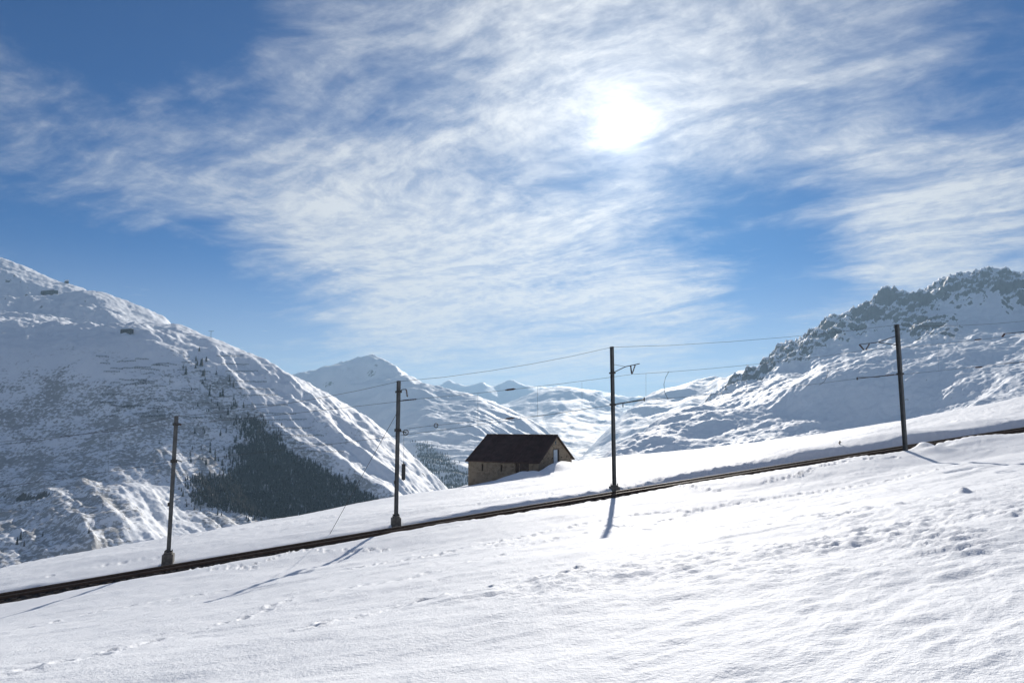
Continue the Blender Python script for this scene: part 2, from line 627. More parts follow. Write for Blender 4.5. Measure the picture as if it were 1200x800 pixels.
trails = [  # footprints: pixel polylines in the photograph, stride (m), depth (m)
    ([(0, 794), (45, 785), (110, 764), (145, 755), (185, 745), (240, 733), (300, 717), (345, 703), (410, 690), (470, 682), (530, 668), (600, 652)], 0.55, 0.07),
    ([(5, 740), (40, 732), (100, 717), (160, 707), (225, 697), (262, 690)], 0.9, 0.11),
    ([(230, 666), (252, 668), (292, 667), (345, 645), (380, 647), (417, 646), (472, 642)], 0.9, 0.20),
    ([(255, 661), (275, 664), (300, 668)], 0.7, 0.12),
    ([(405, 668), (440, 662), (500, 656), (560, 644), (586, 634), (610, 629), (640, 622), (670, 617), (696, 611), (740, 604), (817, 596)], 0.55, 0.13),
    ([(360, 740), (420, 725), (470, 708), (530, 700), (600, 688), (680, 668)], 0.6, 0.10),
    ([(895, 567), (930, 560), (960, 550), (985, 543), (1020, 540), (1060, 538)], 0.75, 0.30),
    ([(725, 619), (817, 596), (900, 584), (980, 572), (1054, 560), (1117, 548)], 0.6, 0.15),
    ([(860, 618), (950, 608), (1008, 598), (1050, 592), (1130, 580), (1200, 570)], 0.6, 0.08),
    ([(790, 569), (815, 574), (846, 577)], 0.6, 0.22),
    ([(560, 640), (620, 640), (690, 625), (760, 612)], 0.8, 0.07),
    ([(586, 579), (640, 574), (700, 566), (760, 556)], 0.9, 0.14),
    ([(560, 590), (610, 580), (650, 578)], 0.9, 0.12),
    ([(60, 675), (100, 667), (140, 659), (200, 650)], 0.9, 0.12),
]


def ray_ground(px, py, y0=3.0, y1=140.0):
    d = pixdir(px, py)
    Ys = np.exp(np.linspace(math.log(y0), math.log(y1), 400))
    z = GT(d[0] * Ys, Ys)
    below = d[2] * Ys < z
    i = int(np.argmax(below)) if below.any() else len(Ys) - 1
    return d[0] * Ys[i], Ys[i]


prints = []          # x, y, half length, half width, angle, depth
rr = random.Random(3)
for poly, stride, depth in trails:
    pts = [ray_ground(*p) for p in poly]
    side = 1
    carry = 0.0
    for (ax, ay), (bx, by) in zip(pts[:-1], pts[1:]):
        L = math.hypot(bx - ax, by - ay)
        ang = math.atan2(by - ay, bx - ax)
        t = carry
        while t < L:
            x, y = ax + (bx - ax) * t / L, ay + (by - ay) * t / L
            side = -side
            off = side * 0.11 + rr.uniform(-.04, .04)
            if rr.random() < 0.9:
                prints.append((x - math.sin(ang) * off, y + math.cos(ang) * off, rr.uniform(.15, .26), rr.uniform(.09, .14), ang + rr.uniform(-.25, .25), depth * rr.uniform(.6, 1.2)))
            t += stride * rr.uniform(0.8, 1.25)
        carry = t - L


def ground_z(X, Y, detail=True):
    """height of the snow surface"""
    Z = GT(X, Y)
    r = np.hypot(X, Y)
    if detail:
        near = 1 - sstep(90, 220, r)
        # rolling wind relief
        ca, sa = math.cos(0.35), math.sin(0.35)
        U, W = X * ca + Y * sa, -X * sa + Y * ca
        Z = Z + near * 0.16 * fbm(U / 2.2, W, 7.0, 3, 0.5, 3)
        Z = Z + near * 0.030 * fbm(U / 1.8, W, 1.1, 3, 0.55, 9)
        Z = Z + (1 - sstep(30, 50, r)) * 0.012 * fbm(U / 1.5, W, 0.33, 2, 0.5, 12)
        # wind ripples, strongest low on the right in front of the camera
        rip = np.exp(-(((X - 4.5) / 5.0) ** 2 + ((Y - 6.5) / 4.5) ** 2))
        Z = Z + (0.2 + rip) * 0.020 * fbm((X * 0.8 + Y * 0.6) / 2.4, -X * 0.6 + Y * 0.8, 0.55, 3, 0.5, 21, True) * near
        # wind broken crust in a belt across the slope: small steps and clods
        TU, TW = X * TDX + Y * TDY, -X * TDY + Y * TDX
        belt = np.exp(-((Y - (15.0 + 0.12 * X)) / (2.6 + 0.26 * np.clip(X, 0, 20))) ** 2) * sstep(-3, 2, X) * sstep(-0.7, 0.1, fbm(X, Y, 3.0, 3, 0.6, 31))
        beltf = np.exp(-((Y - (64 + 0.3 * X)) / 10.0) ** 2) * 0.8 * sstep(-0.3, 0.4, fbm(X, Y, 7.0, 3, 0.5, 36))
        b = np.clip(belt + beltf, 0, 1)
        Z = Z + b * (0.045 * fbm(TU / 1.8, TW, 0.55, 3, 0.62, 41, True) + 0.04 * fbm(TU / 1.5, TW, 0.28, 2, 0.6, 45))
        # crust edges running along the slope
        for k, (wl, hh, th) in enumerate(((1.3, 0.045, 0.10), (0.7, 0.030, 0.14), (3.2, 0.06, 0.05))):
            nn = fbm(TU / 3.5, TW, wl, 3, 0.55, 300 + k)
            patch = sstep(0.0, 0.5, fbm(TU / 2.0, TW, 5.5, 2, 0.5, 320 + k)) * (1 - 0.6 * sstep(-2, -14, X))
            Z = Z + near * sstep(7, 16, r) * (0.15 + patch) * hh * 0.75 * sstep(th - 0.06, th + 0.06, nn)
    if detail:
        for px, py, Yb, h, w1_, w2_ in ((618, 556, 94.5, 0.75, 3.2, 1.1), (604, 559, 96.5, 0.45, 3.5, 1.1), (646, 550, 97.0, 0.75, 1.7, 1.5), (655, 547.5, 99.5, 0.8, 2.2, 1.8), (664, 546, 102.5, 0.6, 2.5, 2.0)):
            bx_, by_, _ = at(px, py, Yb)
            ca, sa = math.cos(-R(28)), math.sin(-R(28))
            u = (X - bx_) * ca + (Y - by_) * sa
            v = -(X - bx_) * sa + (Y - by_) * ca
            if px > 630: u, v = v, u
            Z = Z + h * np.exp(-(u / w1_) ** 2 - (v / w2_) ** 2)
    s, q = track_sq(X, Y)
    bed = zt(s) - 0.34
    edge = 0.07 * fbm(X, Y, 1.3, 3, 0.6, 51) if detail else 0.0
    wn = sstep(1.12, 1.75, -q + edge)
    wf = sstep(1.2, 1.95, q + edge * 1.2)
    w = np.where(q < 0, wn, wf)
    Z = np.where(np.abs(q) < 6, bed + (Z - bed) * w, Z)
    if detail:
        # ploughed crumbs on the far bank and along the rails
        cr = np.exp(-((q - 2.1) / 0.7) ** 2) * sstep(0, 14, s)
        Z = Z + cr * (0.16 - 0.11 * sstep(18, 26, s)) * fbm(X, Y, 0.6, 3, 0.6, 61)
        for (x, y, hl, hw, an, dp) in prints:
            m = (np.abs(X - x) < 0.9) & (np.abs(Y - y) < 0.9)
            if not m.any():
                continue
            dx, dy = X[m] - x, Y[m] - y
            u = (dx * math.cos(an) + dy * math.sin(an)) / hl
            v = (-dx * math.sin(an) + dy * math.cos(an)) / hw
            rad = np.sqrt(u * u + v * v)
            Z[m] += -dp * (1 - sstep(0.5, 1.15, rad)) + dp * 0.35 * np.exp(-((rad - 1.45) / 0.35) ** 2)
        # broken lumps of crust and hollows at the near mast
        for px, py, h, w_ in ((1129, 580, 0.22, 0.22), (1012, 596, 0.09, 0.3), (1050, 593, 0.11, 0.28), (1085, 525, 0.35, 0.7), (1098, 523, -0.25, 0.9), (1100, 529, 0.2, 0.9)):
            x, y = ray_ground(px, py)
            Z = Z + h * np.exp(-(((X - x) / w_) ** 2 + ((Y - y) / w_) ** 2) ** 1.5)
    return Z


# ring spacing is fine in front of the camera and coarse behind it
fine = np.linspace(-44, 44, 860)
a0 = np.concatenate([fine, np.linspace(44, 316, 70)[1:-1]])
az = np.radians(a0)
rad = np.concatenate([[0.02, 0.8, 1.8], np.exp(np.linspace(math.log(2.6), math.log(62), 470)), np.exp(np.linspace(math.log(62.5), math.log(170), 110)), np.exp(np.linspace(math.log(175), math.log(1300), 26))])
RR, AA = np.meshgrid(rad, az, indexing='ij')
GXX, GYY = RR * np.sin(AA), RR * np.cos(AA)
# prints need a sub-array for speed, so evaluate the fine front rows only once
GZ = ground_z(GXX.ravel(), GYY.ravel())
me = grid_mesh('snow_slope', np.stack([GXX.ravel(), GYY.ravel(), GZ], -1), len(rad), len(az), wrap=True)
me.flip_normals()
snow = link('snow_slope', me, MAT['snow'])
tag(snow, 'sunlit snow slope falling to the left under the railway', kind='structure')


def gz(x, y, detail=False):
    return float(ground_z(np.array([x], float), np.array([y], float), detail)[0])


# ------------------------------------------------------------------ mountains
def massif(name, label, ctrl, sky, usp, yr, n, mat, extra, lam=1e-6, floor=-440.0, drop=0.55, feet=()):
    ctrl_pts = [at(*c) for c in ctrl]
    corr = np.zeros(len(sky))
    for it in range(4):
        pts = list(ctrl_pts)
        for c, dz in zip(sky, corr):
            p = at(*c)
            p = (p[0], p[1], p[2] + dz)
            pts.append(p)
            b = c[2] * 0.14
            for f in (1, 2):
                k = (c[2] + f * b) / c[2]
                pts.append((p[0] * k, p[1] * k, p[2] - drop * f * b))
        pts += list(feet)
        base = TPS(pts, lam)

        def height(X, Y, base=base):
            Z = base(X, Y)
            Z = extra(X, Y, Z)
            return np.maximum(Z, floor + 6 * fbm(X, Y, 500., 3))
        if it == 3:
            break
        for k, c in enumerate(sky):          # the skyline should stand where it was surveyed
            d = pixdir(c[0], c[1])
            best = -9.0
            for du in (-0.006, 0.0, 0.006):
                Ys = np.linspace(c[2] * 0.80, c[2] * 1.15, 160)
                best = max(best, float((height((d[0] + du) * Ys, Ys) / Ys).max())) if du == 0 else best
            corr[k] -= 0.8 * (best - d[2]) * c[2]

    # settle the crest to its surveyed height, fading out down the slope
    sk = sorted(sky)
    gu = np.array([pixdir(c[0], c[1])[0] for c in sk])
    gt = np.array([pixdir(c[0], c[1])[2] for c in sk])
    gy = np.array([c[2] for c in sk], float)
    uu = np.linspace(gu[0], gu[-1], 90)
    off = np.zeros(90)
    raw = height

    def height(X, Y, raw=raw):
        u_ = X / Y
        y_ = np.interp(u_, gu, gy)
        return raw(X, Y) + np.interp(u_, uu, off) * Y * sstep(0.62, 0.84, Y / y_)
    for it in range(2):
        new = off.copy()
        for k, u_ in enumerate(uu):
            y_ = np.interp(u_, gu, gy)
            Ys = np.linspace(y_ * 0.6, y_ * 1.2, 200)
            new[k] += np.interp(u_, gu, gt) - float((height(u_ * Ys, Ys) / Ys).max())
        kern = np.array([.25, .5, .25])
        off[:] = np.convolve(np.pad(new, 1, mode='edge'), kern, 'valid')
    u = np.linspace(usp[0], usp[1], n[0])
    ys = np.exp(np.linspace(math.log(yr[0]), math.log(yr[1]), n[1]))
    YY, UU = np.meshgrid(ys, u, indexing='ij')
    XX = UU * YY
    ZZ = height(XX.ravel(), YY.ravel())
    me = grid_mesh(name, np.stack([XX.ravel(), YY.ravel(), ZZ], -1), len(ys), len(u))
    o = link(name, me, mat)
    tag(o, label, kind='structure')
    return o, height, (XX.ravel(), YY.ravel(), ZZ)


def set_attr(o, name, vals):
    a = o.data.attributes.new(name, 'FLOAT', 'POINT')
    a.data.foreach_set('value', vals.astype(np.float32))


def in_poly(px, py, poly):
    ins = np.zeros(px.shape, bool)
    j = len(poly) - 1
    for i in range(len(poly)):
        xi, yi = poly[i]
        xj, yj = poly[j]
        c = ((yi > py) != (yj > py)) & (px < (xj - xi) * (py - yi) / (yj - yi + 1e-9) + xi)
        ins ^= c
        j = i
    return ins


# --- left mountain
L_sky = [(-500, 310, 4500), (-300, 296, 4700), (-150, 285, 5100), (0, 300, 5500), (35, 314, 5250), (70, 331, 5000), (110, 339, 4750), (150, 353, 4500), (200, 375, 4100), (247, 395, 3650), (300, 416, 3380),
         (345, 440, 3180), (405, 472, 3080), (450, 502, 2970), (525, 572, 2740), (590, 640, 2650)]
L_ctrl = [(-500, 300, 2900), (-300, 360, 2700), (-150, 380, 2600), (0, 350, 3950), (0, 402, 2480), (60, 370, 3450), (100, 382, 3150), (100, 412, 2400), (170, 393, 3050), (200, 410, 2500), (170, 440, 2330),
          (-500, 520, 2050), (-300, 520, 2080), (-150, 500, 2130), (-150, 640, 1500), (-400, 700, 1350), (0, 480, 2200), (0, 550, 1930), (0, 590, 1740), (0, 640, 1420), (0, 700, 1200), (100, 480, 2180), (100, 550, 1900), (100, 590, 1720), (100, 640, 1420), (100, 700, 1230),
          (200, 480, 2230), (200, 555, 1920), (200, 600, 1740), (200, 650, 1480), (230, 440, 2450),
          (240, 402, 2740), (262, 440, 2560), (285, 475, 2440), (310, 503, 2350), (345, 530, 2250), (390, 555, 2170), (445, 588, 2070), (500, 625, 1980),
          (262, 520, 2200), (262, 600, 1850), (310, 560, 2080), (310, 620, 1800), (370, 600, 1960), (370, 650, 1780), (440, 650, 1850),
          (278, 408, 2790), (310, 440, 2660), (350, 482, 2520), (400, 525, 2390), (450, 560, 2290), (500, 590, 2210),
          (350, 462, 2690), (400, 497, 2640), (450, 530, 2550), (480, 552, 2500)]
R1 = [at(*p)[:2] for p in ((240, 402, 2740), (262, 440, 2560), (285, 475, 2440), (310, 503, 2350), (345, 530, 2250), (390, 555, 2170), (445, 588, 2070), (500, 625, 1980))]
R2 = [at(*p)[:2] for p in ((278, 408, 2790), (310, 440, 2660), (350, 482, 2520), (400, 525, 2390), (450, 560, 2290), (500, 590, 2210))]
R3 = [at(*p)[:2] for p in ((290, 412, 2830), (335, 448, 2730), (385, 493, 2620), (440, 535, 2490), (490, 570, 2400))]
R4 = [at(*p)[:2] for p in ((38, 562, 1900), (52, 590, 1740), (72, 620, 1560), (95, 652, 1400), (105, 680, 1300))]
R5 = [at(*p)[:2] for p in ((88, 574, 1810), (110, 598, 1680), (122, 625, 1520), (136, 648, 1430))]
R6 = [at(*p)[:2] for p in ((130, 580, 1790), (150, 605, 1660), (170, 640, 1490), (185, 670, 1400))]
DL = (0.72, -0.69)          # fall line of the left mountain in plan


PATH = [at(*p) for p in ((-25, 579, 1800), (25, 592, 1730), (55, 600, 1680), (20, 606, 1650), (-25, 612, 1610))]


def terrace(X, Y, Z):
    # a path cut into the lower slope: its flat tread catches the sun
    for a, b in zip(PATH[:-1], PATH[1:]):
        d, t, _ = seg_dist(X, Y, [a[:2], b[:2]])
        zl = a[2] + (b[2] - a[2]) * t
        w = 1 - sstep(6, 15, d)
        Z = Z * (1 - w) + (zl + 0.0) * w
    return Z


def left_extra(X, Y, Z):
    px, py = project(X, Y, Z)
    for poly, h, w in ((R1, 42, 75), (R2, 30, 60), (R3, 22, 55), (R4, 30, 42), (R5, 28, 40), (R6, 26, 55)):
        d, t, sd = seg_dist(X, Y, poly)
        prof = np.exp(-(d / w) ** 1.4) * sstep(0, 0.12, t) * (1 - sstep(0.9, 1.0, t) * 0.6)
        Z = Z + h * prof
    al = X * DL[0] + Y * DL[1]
    ac = -X * DL[1] + Y * DL[0]
    right = sstep(-1250, -700, X - 0.25 * (Y - 2500))
    # ribs and avalanche runnels down the fall line
    Z = Z + (6 + 12 * right) * fbm(al / 7.0, ac, 150.0, 3, 0.5, 71, True) * 0.5
    Z = Z + (1.5 + 6.5 * right) * fbm(al / 14.0, ac, 46.0, 2, 0.5, 75, True) * 0.5
    Z = Z + (0.4 + 2.0 * right) * fbm(al / 16.0, ac, 17.0, 2, 0.5, 76, True) * 0.5
    # humps on the upper alp
    skp = np.interp(px, [c[0] for c in L_sky], [c[1] for c in L_sky])
    up = sstep(2380, 2700, Y) * (0.15 + 0.85 * sstep(4, 24, py - skp))
    Z = Z + (4 + 30 * up) * fbm(X, Y, 330.0, 2, 0.5, 81)
    low = 1 - sstep(1700, 1950, Y)
    Z = Z + (5 + 13 * up + 2 * low) * fbm(X, Y, 120.0, 3, 0.55, 85)
    Z = Z + (3.0 + 1.8 * up + 0.6 * low) * fbm(X, Y, 34.0, 3, 0.62, 88)
    Z = terrace(X, Y, Z)
    return Z


feetL = [(-2200, 800, -430), (-1300, 850, -420), (-700, 850, -420), (-200, 1250, -440), (200, 1900, -440), (300, 2400, -430), (350, 3000, -430)]
mleft, HL, (lx, ly, lz) = massif('mountain_left', 'broad snowy mountain with shaded shrubby face and forested spur', L_ctrl, L_sky, (-1.18, 0.02), (950, 7600), (690, 640), MAT['mleft'], left_extra, feet=feetL)
lpx, lpy = project(lx, ly, lz)
shr = sstep(395, 470, lpy + 12 * fbm(lx, ly, 200., 2, 0.5, 5)) * (1 - 0.75 * sstep(540, 570, lpy) * sstep(120, 180, lpx) * (1 - sstep(190, 260, lpx)))
d1, t1, s1 = seg_dist(lx, ly, R1)
shr = shr * np.where(s1 > 0, 0.18, 1.0)
set_attr(mleft, 'shrub', shr)
set_attr(mleft, 'rock', np.clip(0.1 + 0.5 * (1 - sstep(330, 380, lpy)), 0, 1))

# --- centre peak
C_sky = [(150, 470, 10200), (250, 452, 9900), (350, 437, 9600), (375, 431, 9500), (400, 424, 9450), (420, 418, 9400), (437, 415, 9350), (455, 423, 9200), (470, 433, 9050), (493, 447, 8700), (530, 457, 8300), (552, 461, 8050),
         (580, 471, 7700), (615, 487, 7200), (640, 502, 6900), (668, 530, 6500)]
C_ctrl = [(350, 470, 8900), (350, 500, 8300), (400, 455, 8950), (400, 490, 8300), (437, 445, 8800), (430, 475, 8200), (430, 510, 7500),
          (455, 432, 8900), (475, 447, 8300), (490, 465, 7600), (500, 482, 7000), (510, 500, 6400), (470, 500, 7000), (450, 530, 6300),
          (540, 470, 7500), (540, 490, 6700), (570, 485, 7000), (600, 500, 6600), (560, 505, 6200), (600, 520, 6000), (540, 520, 5700), (500, 520, 5850), (480, 545, 5300), (450, 560, 5000), (520, 545, 5000), (520, 575, 4400), (570, 550, 4900), (630, 530, 5800)]


def centre_extra(X, Y, Z):
    a, c = X * 0.75 - Y * 0.66, X * 0.66 + Y * 0.75
    sx, sy, _ = at(437, 415, 9350)
    dd = np.hypot(X - sx, Y - sy)
    Z = Z + 110 * np.exp(-dd / 170.0) + 40 * sstep(250, 600, Z) * (fbm(X, Y, 360.0, 4, 0.6, 111, True) * 0.5 - 0.1)
    Z = Z + 55 * fbm(a / 5.0, c, 420.0, 4, 0.55, 101, True) * 0.5 + 14 * fbm(a / 7.0, c, 120.0, 3, 0.5, 103, True) * 0.5
    Z = Z + 34 * fbm(X, Y, 700.0, 3, 0.5, 105)
    Z = Z + 11 * fbm(X, Y, 190.0, 4, 0.6, 108, True) * 0.6
    return Z


feetC = [(-3800, 4800, -430), (-1500, 4000, -430), (-600, 3900, -440), (100, 4200, -440), (500, 5200, -430), (700, 6500, -420)]
mcent, HC, (cx, cy, cz) = massif('mountain_peak', 'pointed snow peak with shaded left face and sunlit right flank', C_ctrl, C_sky, (-0.62, 0.14), (3700, 12500), (330, 380), MAT['mfar'], centre_extra, feet=feetC)
set_attr(mcent, 'rock', np.full(len(cx), 0.0))

# --- ranges at the head of the valley
F1_sky = [(x, y, 18500 + 500 * math.sin(x * 0.03)) for x, y in ((380, 462), (440, 458), (500, 457), (524, 445), (545, 452), (565, 448), (580, 452), (597, 444), (615, 451), (640, 453), (665, 455), (700, 457), (730, 464), (760, 464), (800, 457), (850, 450), (900, 440), (980, 425), (1060, 420))]
F1_ctrl = [(x, y + 18, 17200) for x, y, _ in F1_sky[::2]] + [(x, 495, 14500) for x in (400, 500, 600, 700, 800, 900, 1000)]


def far_extra(X, Y, Z):
    for px, py, h, w in ((524, 445, 150, 420), (565, 448, 120, 420), (597, 444, 210, 520), (480, 455, 100, 500), (635, 452, 90, 500)):
        sx, sy, _ = at(px, py, 18500 + 500 * math.sin(px * 0.03))
        Z = Z + h * np.exp(-np.hypot(X - sx, Y - sy) / w)
    return Z + 110 * fbm(X, Y, 1300.0, 4, 0.55, 121, True) * 0.5 + 50 * fbm(X, Y, 420.0, 4, 0.6, 125, True) * 0.5 - 60


mf1, HF, (fx, fy, fz) = massif('mountain_range_far', 'pale blue snowy peaks closing the far end of the valley', F1_ctrl, F1_sky, (-0.35, 0.65), (12500, 23500), (330, 110), MAT['mfar'], far_extra, drop=0.4)
set_attr(mf1, 'rock', np.full(len(fx), 0.55))

F2_sky = [(500, 500, 12200), (560, 482, 12200), (600, 470, 12200), (630, 457, 12400), (655, 452, 12500), (675, 454, 12500), (695, 458, 12400), (715, 470, 12000), (740, 490, 11500), (770, 510, 11000)]
F2_ctrl = [(600, 486, 11000), (630, 472, 11200), (660, 466, 11400), (690, 472, 11200), (640, 486, 10400), (670, 482, 10500), (700, 488, 10300), (620, 498, 9600), (660, 497, 9500), (690, 502, 9300), (650, 512, 8500), (700, 516, 8400), (600, 515, 8600)]


def mid_extra(X, Y, Z):
    return Z + 50 * fbm(X, Y, 800.0, 3, 0.5, 131) + 16 * fbm(X, Y, 200.0, 4, 0.55, 135, True) * 0.5


mf2, HF2, (gx, gy, gz_) = massif('mountain_range_middle', 'rounded snowy mountain in the middle of the valley head', F2_ctrl, F2_sky, (-0.14, 0.25), (7000, 15500), (200, 210), MAT['mfar'], mid_extra, feet=[(0, 7000, -400), (1200, 7000, -400), (-800, 7200, -400)])
set_attr(mf2, 'rock', np.full(len(gx), 0.3))

F3_sky = [(1000, 418, 8100), (930, 424, 8200), (882, 431, 8300), (865, 435, 8350), (850, 443, 8400), (840, 440, 8450), (812, 446, 8550), (795, 452, 8600), (770, 457, 8700), (755, 465, 8600), (735, 481, 8200), (715, 500, 7700), (700, 515, 7300), (678, 538, 6800)]
F3_ctrl = [(800, 466, 7700), (840, 458, 7500), (880, 448, 7300), (760, 484, 7300), (800, 482, 6800), (840, 475, 6500), (780, 500, 6300), (740, 512, 6500), (830, 492, 5800), (720, 526, 6000), (780, 520, 5400), (740, 535, 5400)]


def side_extra(X, Y, Z):
    a, c = X * 0.7 + Y * 0.7, -X * 0.7 + Y * 0.7
    return Z + 30 * fbm(a, c / 3.0, 420.0, 3, 0.5, 141, True) * 0.5 + 26 * fbm(X, Y, 420.0, 2, 0.5, 143) + 12 * fbm(X, Y, 130.0, 4, 0.55, 145, True) * 0.5


mf3, HF3, (hx, hy, hz) = massif('mountain_range_side', 'hazy sunlit snow flank on the right side of the valley', F3_ctrl, F3_sky, (0.07, 0.62), (4700, 11000), (260, 260), MAT['mfar'], side_extra, feet=[(400, 4700, -440), (300, 5800, -430)])
set_attr(mf3, 'rock', np.full(len(hx), 0.4))

# --- right massif
D_crest = [(890, 427), (898, 419), (905, 410), (914, 401), (934, 398), (956, 382), (974, 367), (985, 368), (1005, 357), (1022, 350), (1030, 338), (1042, 335), (1059, 341), (1076, 342), (1099, 327), (1116, 320), (1135, 318),
           (1144, 314), (1153, 317), (1164, 313), (1178, 314), (1200, 320), (1260, 322), (1350, 310), (1500, 305)]
D_sky = [(x, y, 5350 - 0.35 * (x - 900)) for x, y in D_crest]
D_ctrl = [(930, 418, 4950), (960, 405, 4950), (1000, 392, 4950), (1060, 372, 4950), (1120, 368, 4800), (1160, 365, 4720), (1200, 372, 4600), (1300, 350, 4700),
          (862, 452, 4800), (835, 465, 4500), (807, 474, 4300), (785, 488, 4000), (750, 511, 3600), (725, 528, 3300), (705, 547, 3000),
          (900, 445, 4450), (950, 428, 4400), (1000, 420, 4200), (1060, 406, 4200), (1100, 398, 4100), (1150, 393, 4000), (1200, 390, 3900), (1300, 370, 4000), (1450, 330, 4000),
          (870, 478, 3750), (905, 462, 3700), (950, 445, 3520), (1000, 447, 3350), (1060, 450, 3180), (1110, 458, 3020), (1150, 456, 2900), (1200, 440, 2850), (1350, 410, 2900),
          (925, 488, 3330), (965, 502, 3080), (1010, 505, 2960), (1050, 497, 2880), (1090, 490, 2700), (830, 515, 3150),
          (800, 540, 2850), (880, 521, 2900), (940, 522, 2650), (1000, 517, 2480), (1064, 507, 2350), (1150, 488, 2250), (1200, 472, 2200), (1350, 440, 2200), (900, 550, 2200), (1050, 535, 1950), (1200, 510, 1800), (1400, 480, 1800)]


def right_extra(X, Y, Z):
    px, py = project(X, Y, Z)
    cxp = np.array([c[0] for c in D_crest], float)
    cyp = np.array([c[1] for c in D_crest], float)
    cy_ = np.interp(px, cxp, cyp)
    rocky = np.exp(-((py - cy_ - 16) / 26.0) ** 2) * sstep(4300, 4700, Y)
    rocky = np.maximum(rocky, 0.8 * np.exp(-(((px - 1090) / 45) ** 2 + ((py - 388) / 16) ** 2)))
    Z = Z + rocky * (115 * fbm(X, Y, 340.0, 5, 0.58, 151, True) * 0.45 + 60 * (fbm(X, Y, 130., 4, 0.6, 153, True) * 0.5 - 0.1))
    Z = Z + 26 * fbm(X, Y, 480.0, 2, 0.5, 161)
    ca, sa = math.cos(0.5), math.sin(0.5)
    U, W = X * ca + Y * sa, -X * sa + Y * ca
    Z = Z + 11 * fbm(U / 2.2, W, 150.0, 4, 0.55, 165) + 13 * fbm(U / 1.6, W, 210.0, 4, 0.55, 167, True) * 0.5
    Z = Z + 4.2 * fbm(X, Y, 40.0, 3, 0.62, 169)
    return Z


feetD = [(300, 2500, -440), (500, 3600, -430), (450, 4400, -430), (900, 1600, -300), (350, 1800, -430), (1800, 1300, -80)]
mright, HD, (rx, ry, rz) = massif('mountain_right', 'sunlit snowy massif with dark rocky crest and a shaded bowl', D_ctrl, D_sky, (0.10, 1.12), (1500, 7000), (560, 540), MAT['mright'], right_extra, feet=feetD)
rpx, rpy = project(rx, ry, rz)
cy_ = np.interp(rpx, [c[0] for c in D_crest], [c[1] for c in D_crest])
rk = np.clip(0.72 * np.exp(-((rpy - cy_ - 14) / 30.0) ** 2) * sstep(4300, 4700, ry) + 0.9 * np.exp(-(((rpx - 1090) / 50) ** 2 + ((rpy - 386) / 20) ** 2))
             + 0.6 * np.exp(-(((rpx - 1110) / 90) ** 2 + ((rpy - 458) / 16) ** 2)) + 0.1, 0, 1)
set_attr(mright, 'rock', rk)

# --- valley floor under everything
vx = np.linspace(-16000, 16000, 60)
vy = np.linspace(-1500, 24000, 60)
VY, VX = np.meshgrid(vy, vx, indexing='ij')
VZ = -452 + 5 * fbm(VX.ravel(), VY.ravel(), 900., 3)
vo = link('valley_floor', grid_mesh('valley_floor', np.stack([VX.ravel(), VY.ravel(), VZ], -1), 60, 60), MAT['mfar'])
tag(vo, 'flat snow covered valley floor between the mountains', kind='structure')
set_attr(vo, 'rock', np.zeros(3600))


def hit(H, px, py, y0, y1, n=700):
    """where a pixel's ray meets a mountain"""
    d = pixdir(px, py)
    Ys = np.linspace(y0, y1, n)
    z = H(d[0] * Ys, Ys)
    below = d[2] * Ys < z
    i = int(np.argmax(below)) if below.any() else n - 1
    return float(d[0] * Ys[i]), float(Ys[i]), float(z[i])


# ------------------------------------------------------------------ air
def build_haze():
    m = bpy.data.materials.new('valley_haze')
    m.use_nodes = True
    t = NT(m.node_tree)
    t.n.clear()
    out = t.node('ShaderNodeOutputMaterial')
    v = t.node('ShaderNodeVolumePrincipled')
    v.inputs['Color'].default_value = (0.46, 0.73, 1.0, 1)
    v.inputs['Density'].default_value = HAZE_DENSITY
    v.inputs['Anisotropy'].default_value = 0.28
    t.l.new(v.outputs[0], out.inputs['Volume'])
    b = MB().box(-17500, -1700, -480, 17500, 24500, 1560)
    o = b.build('haze', m)
    tag(o, 'thin pale winter haze filling the valley', kind='stuff')


HAZE_DENSITY = 4.2e-5
build_haze()


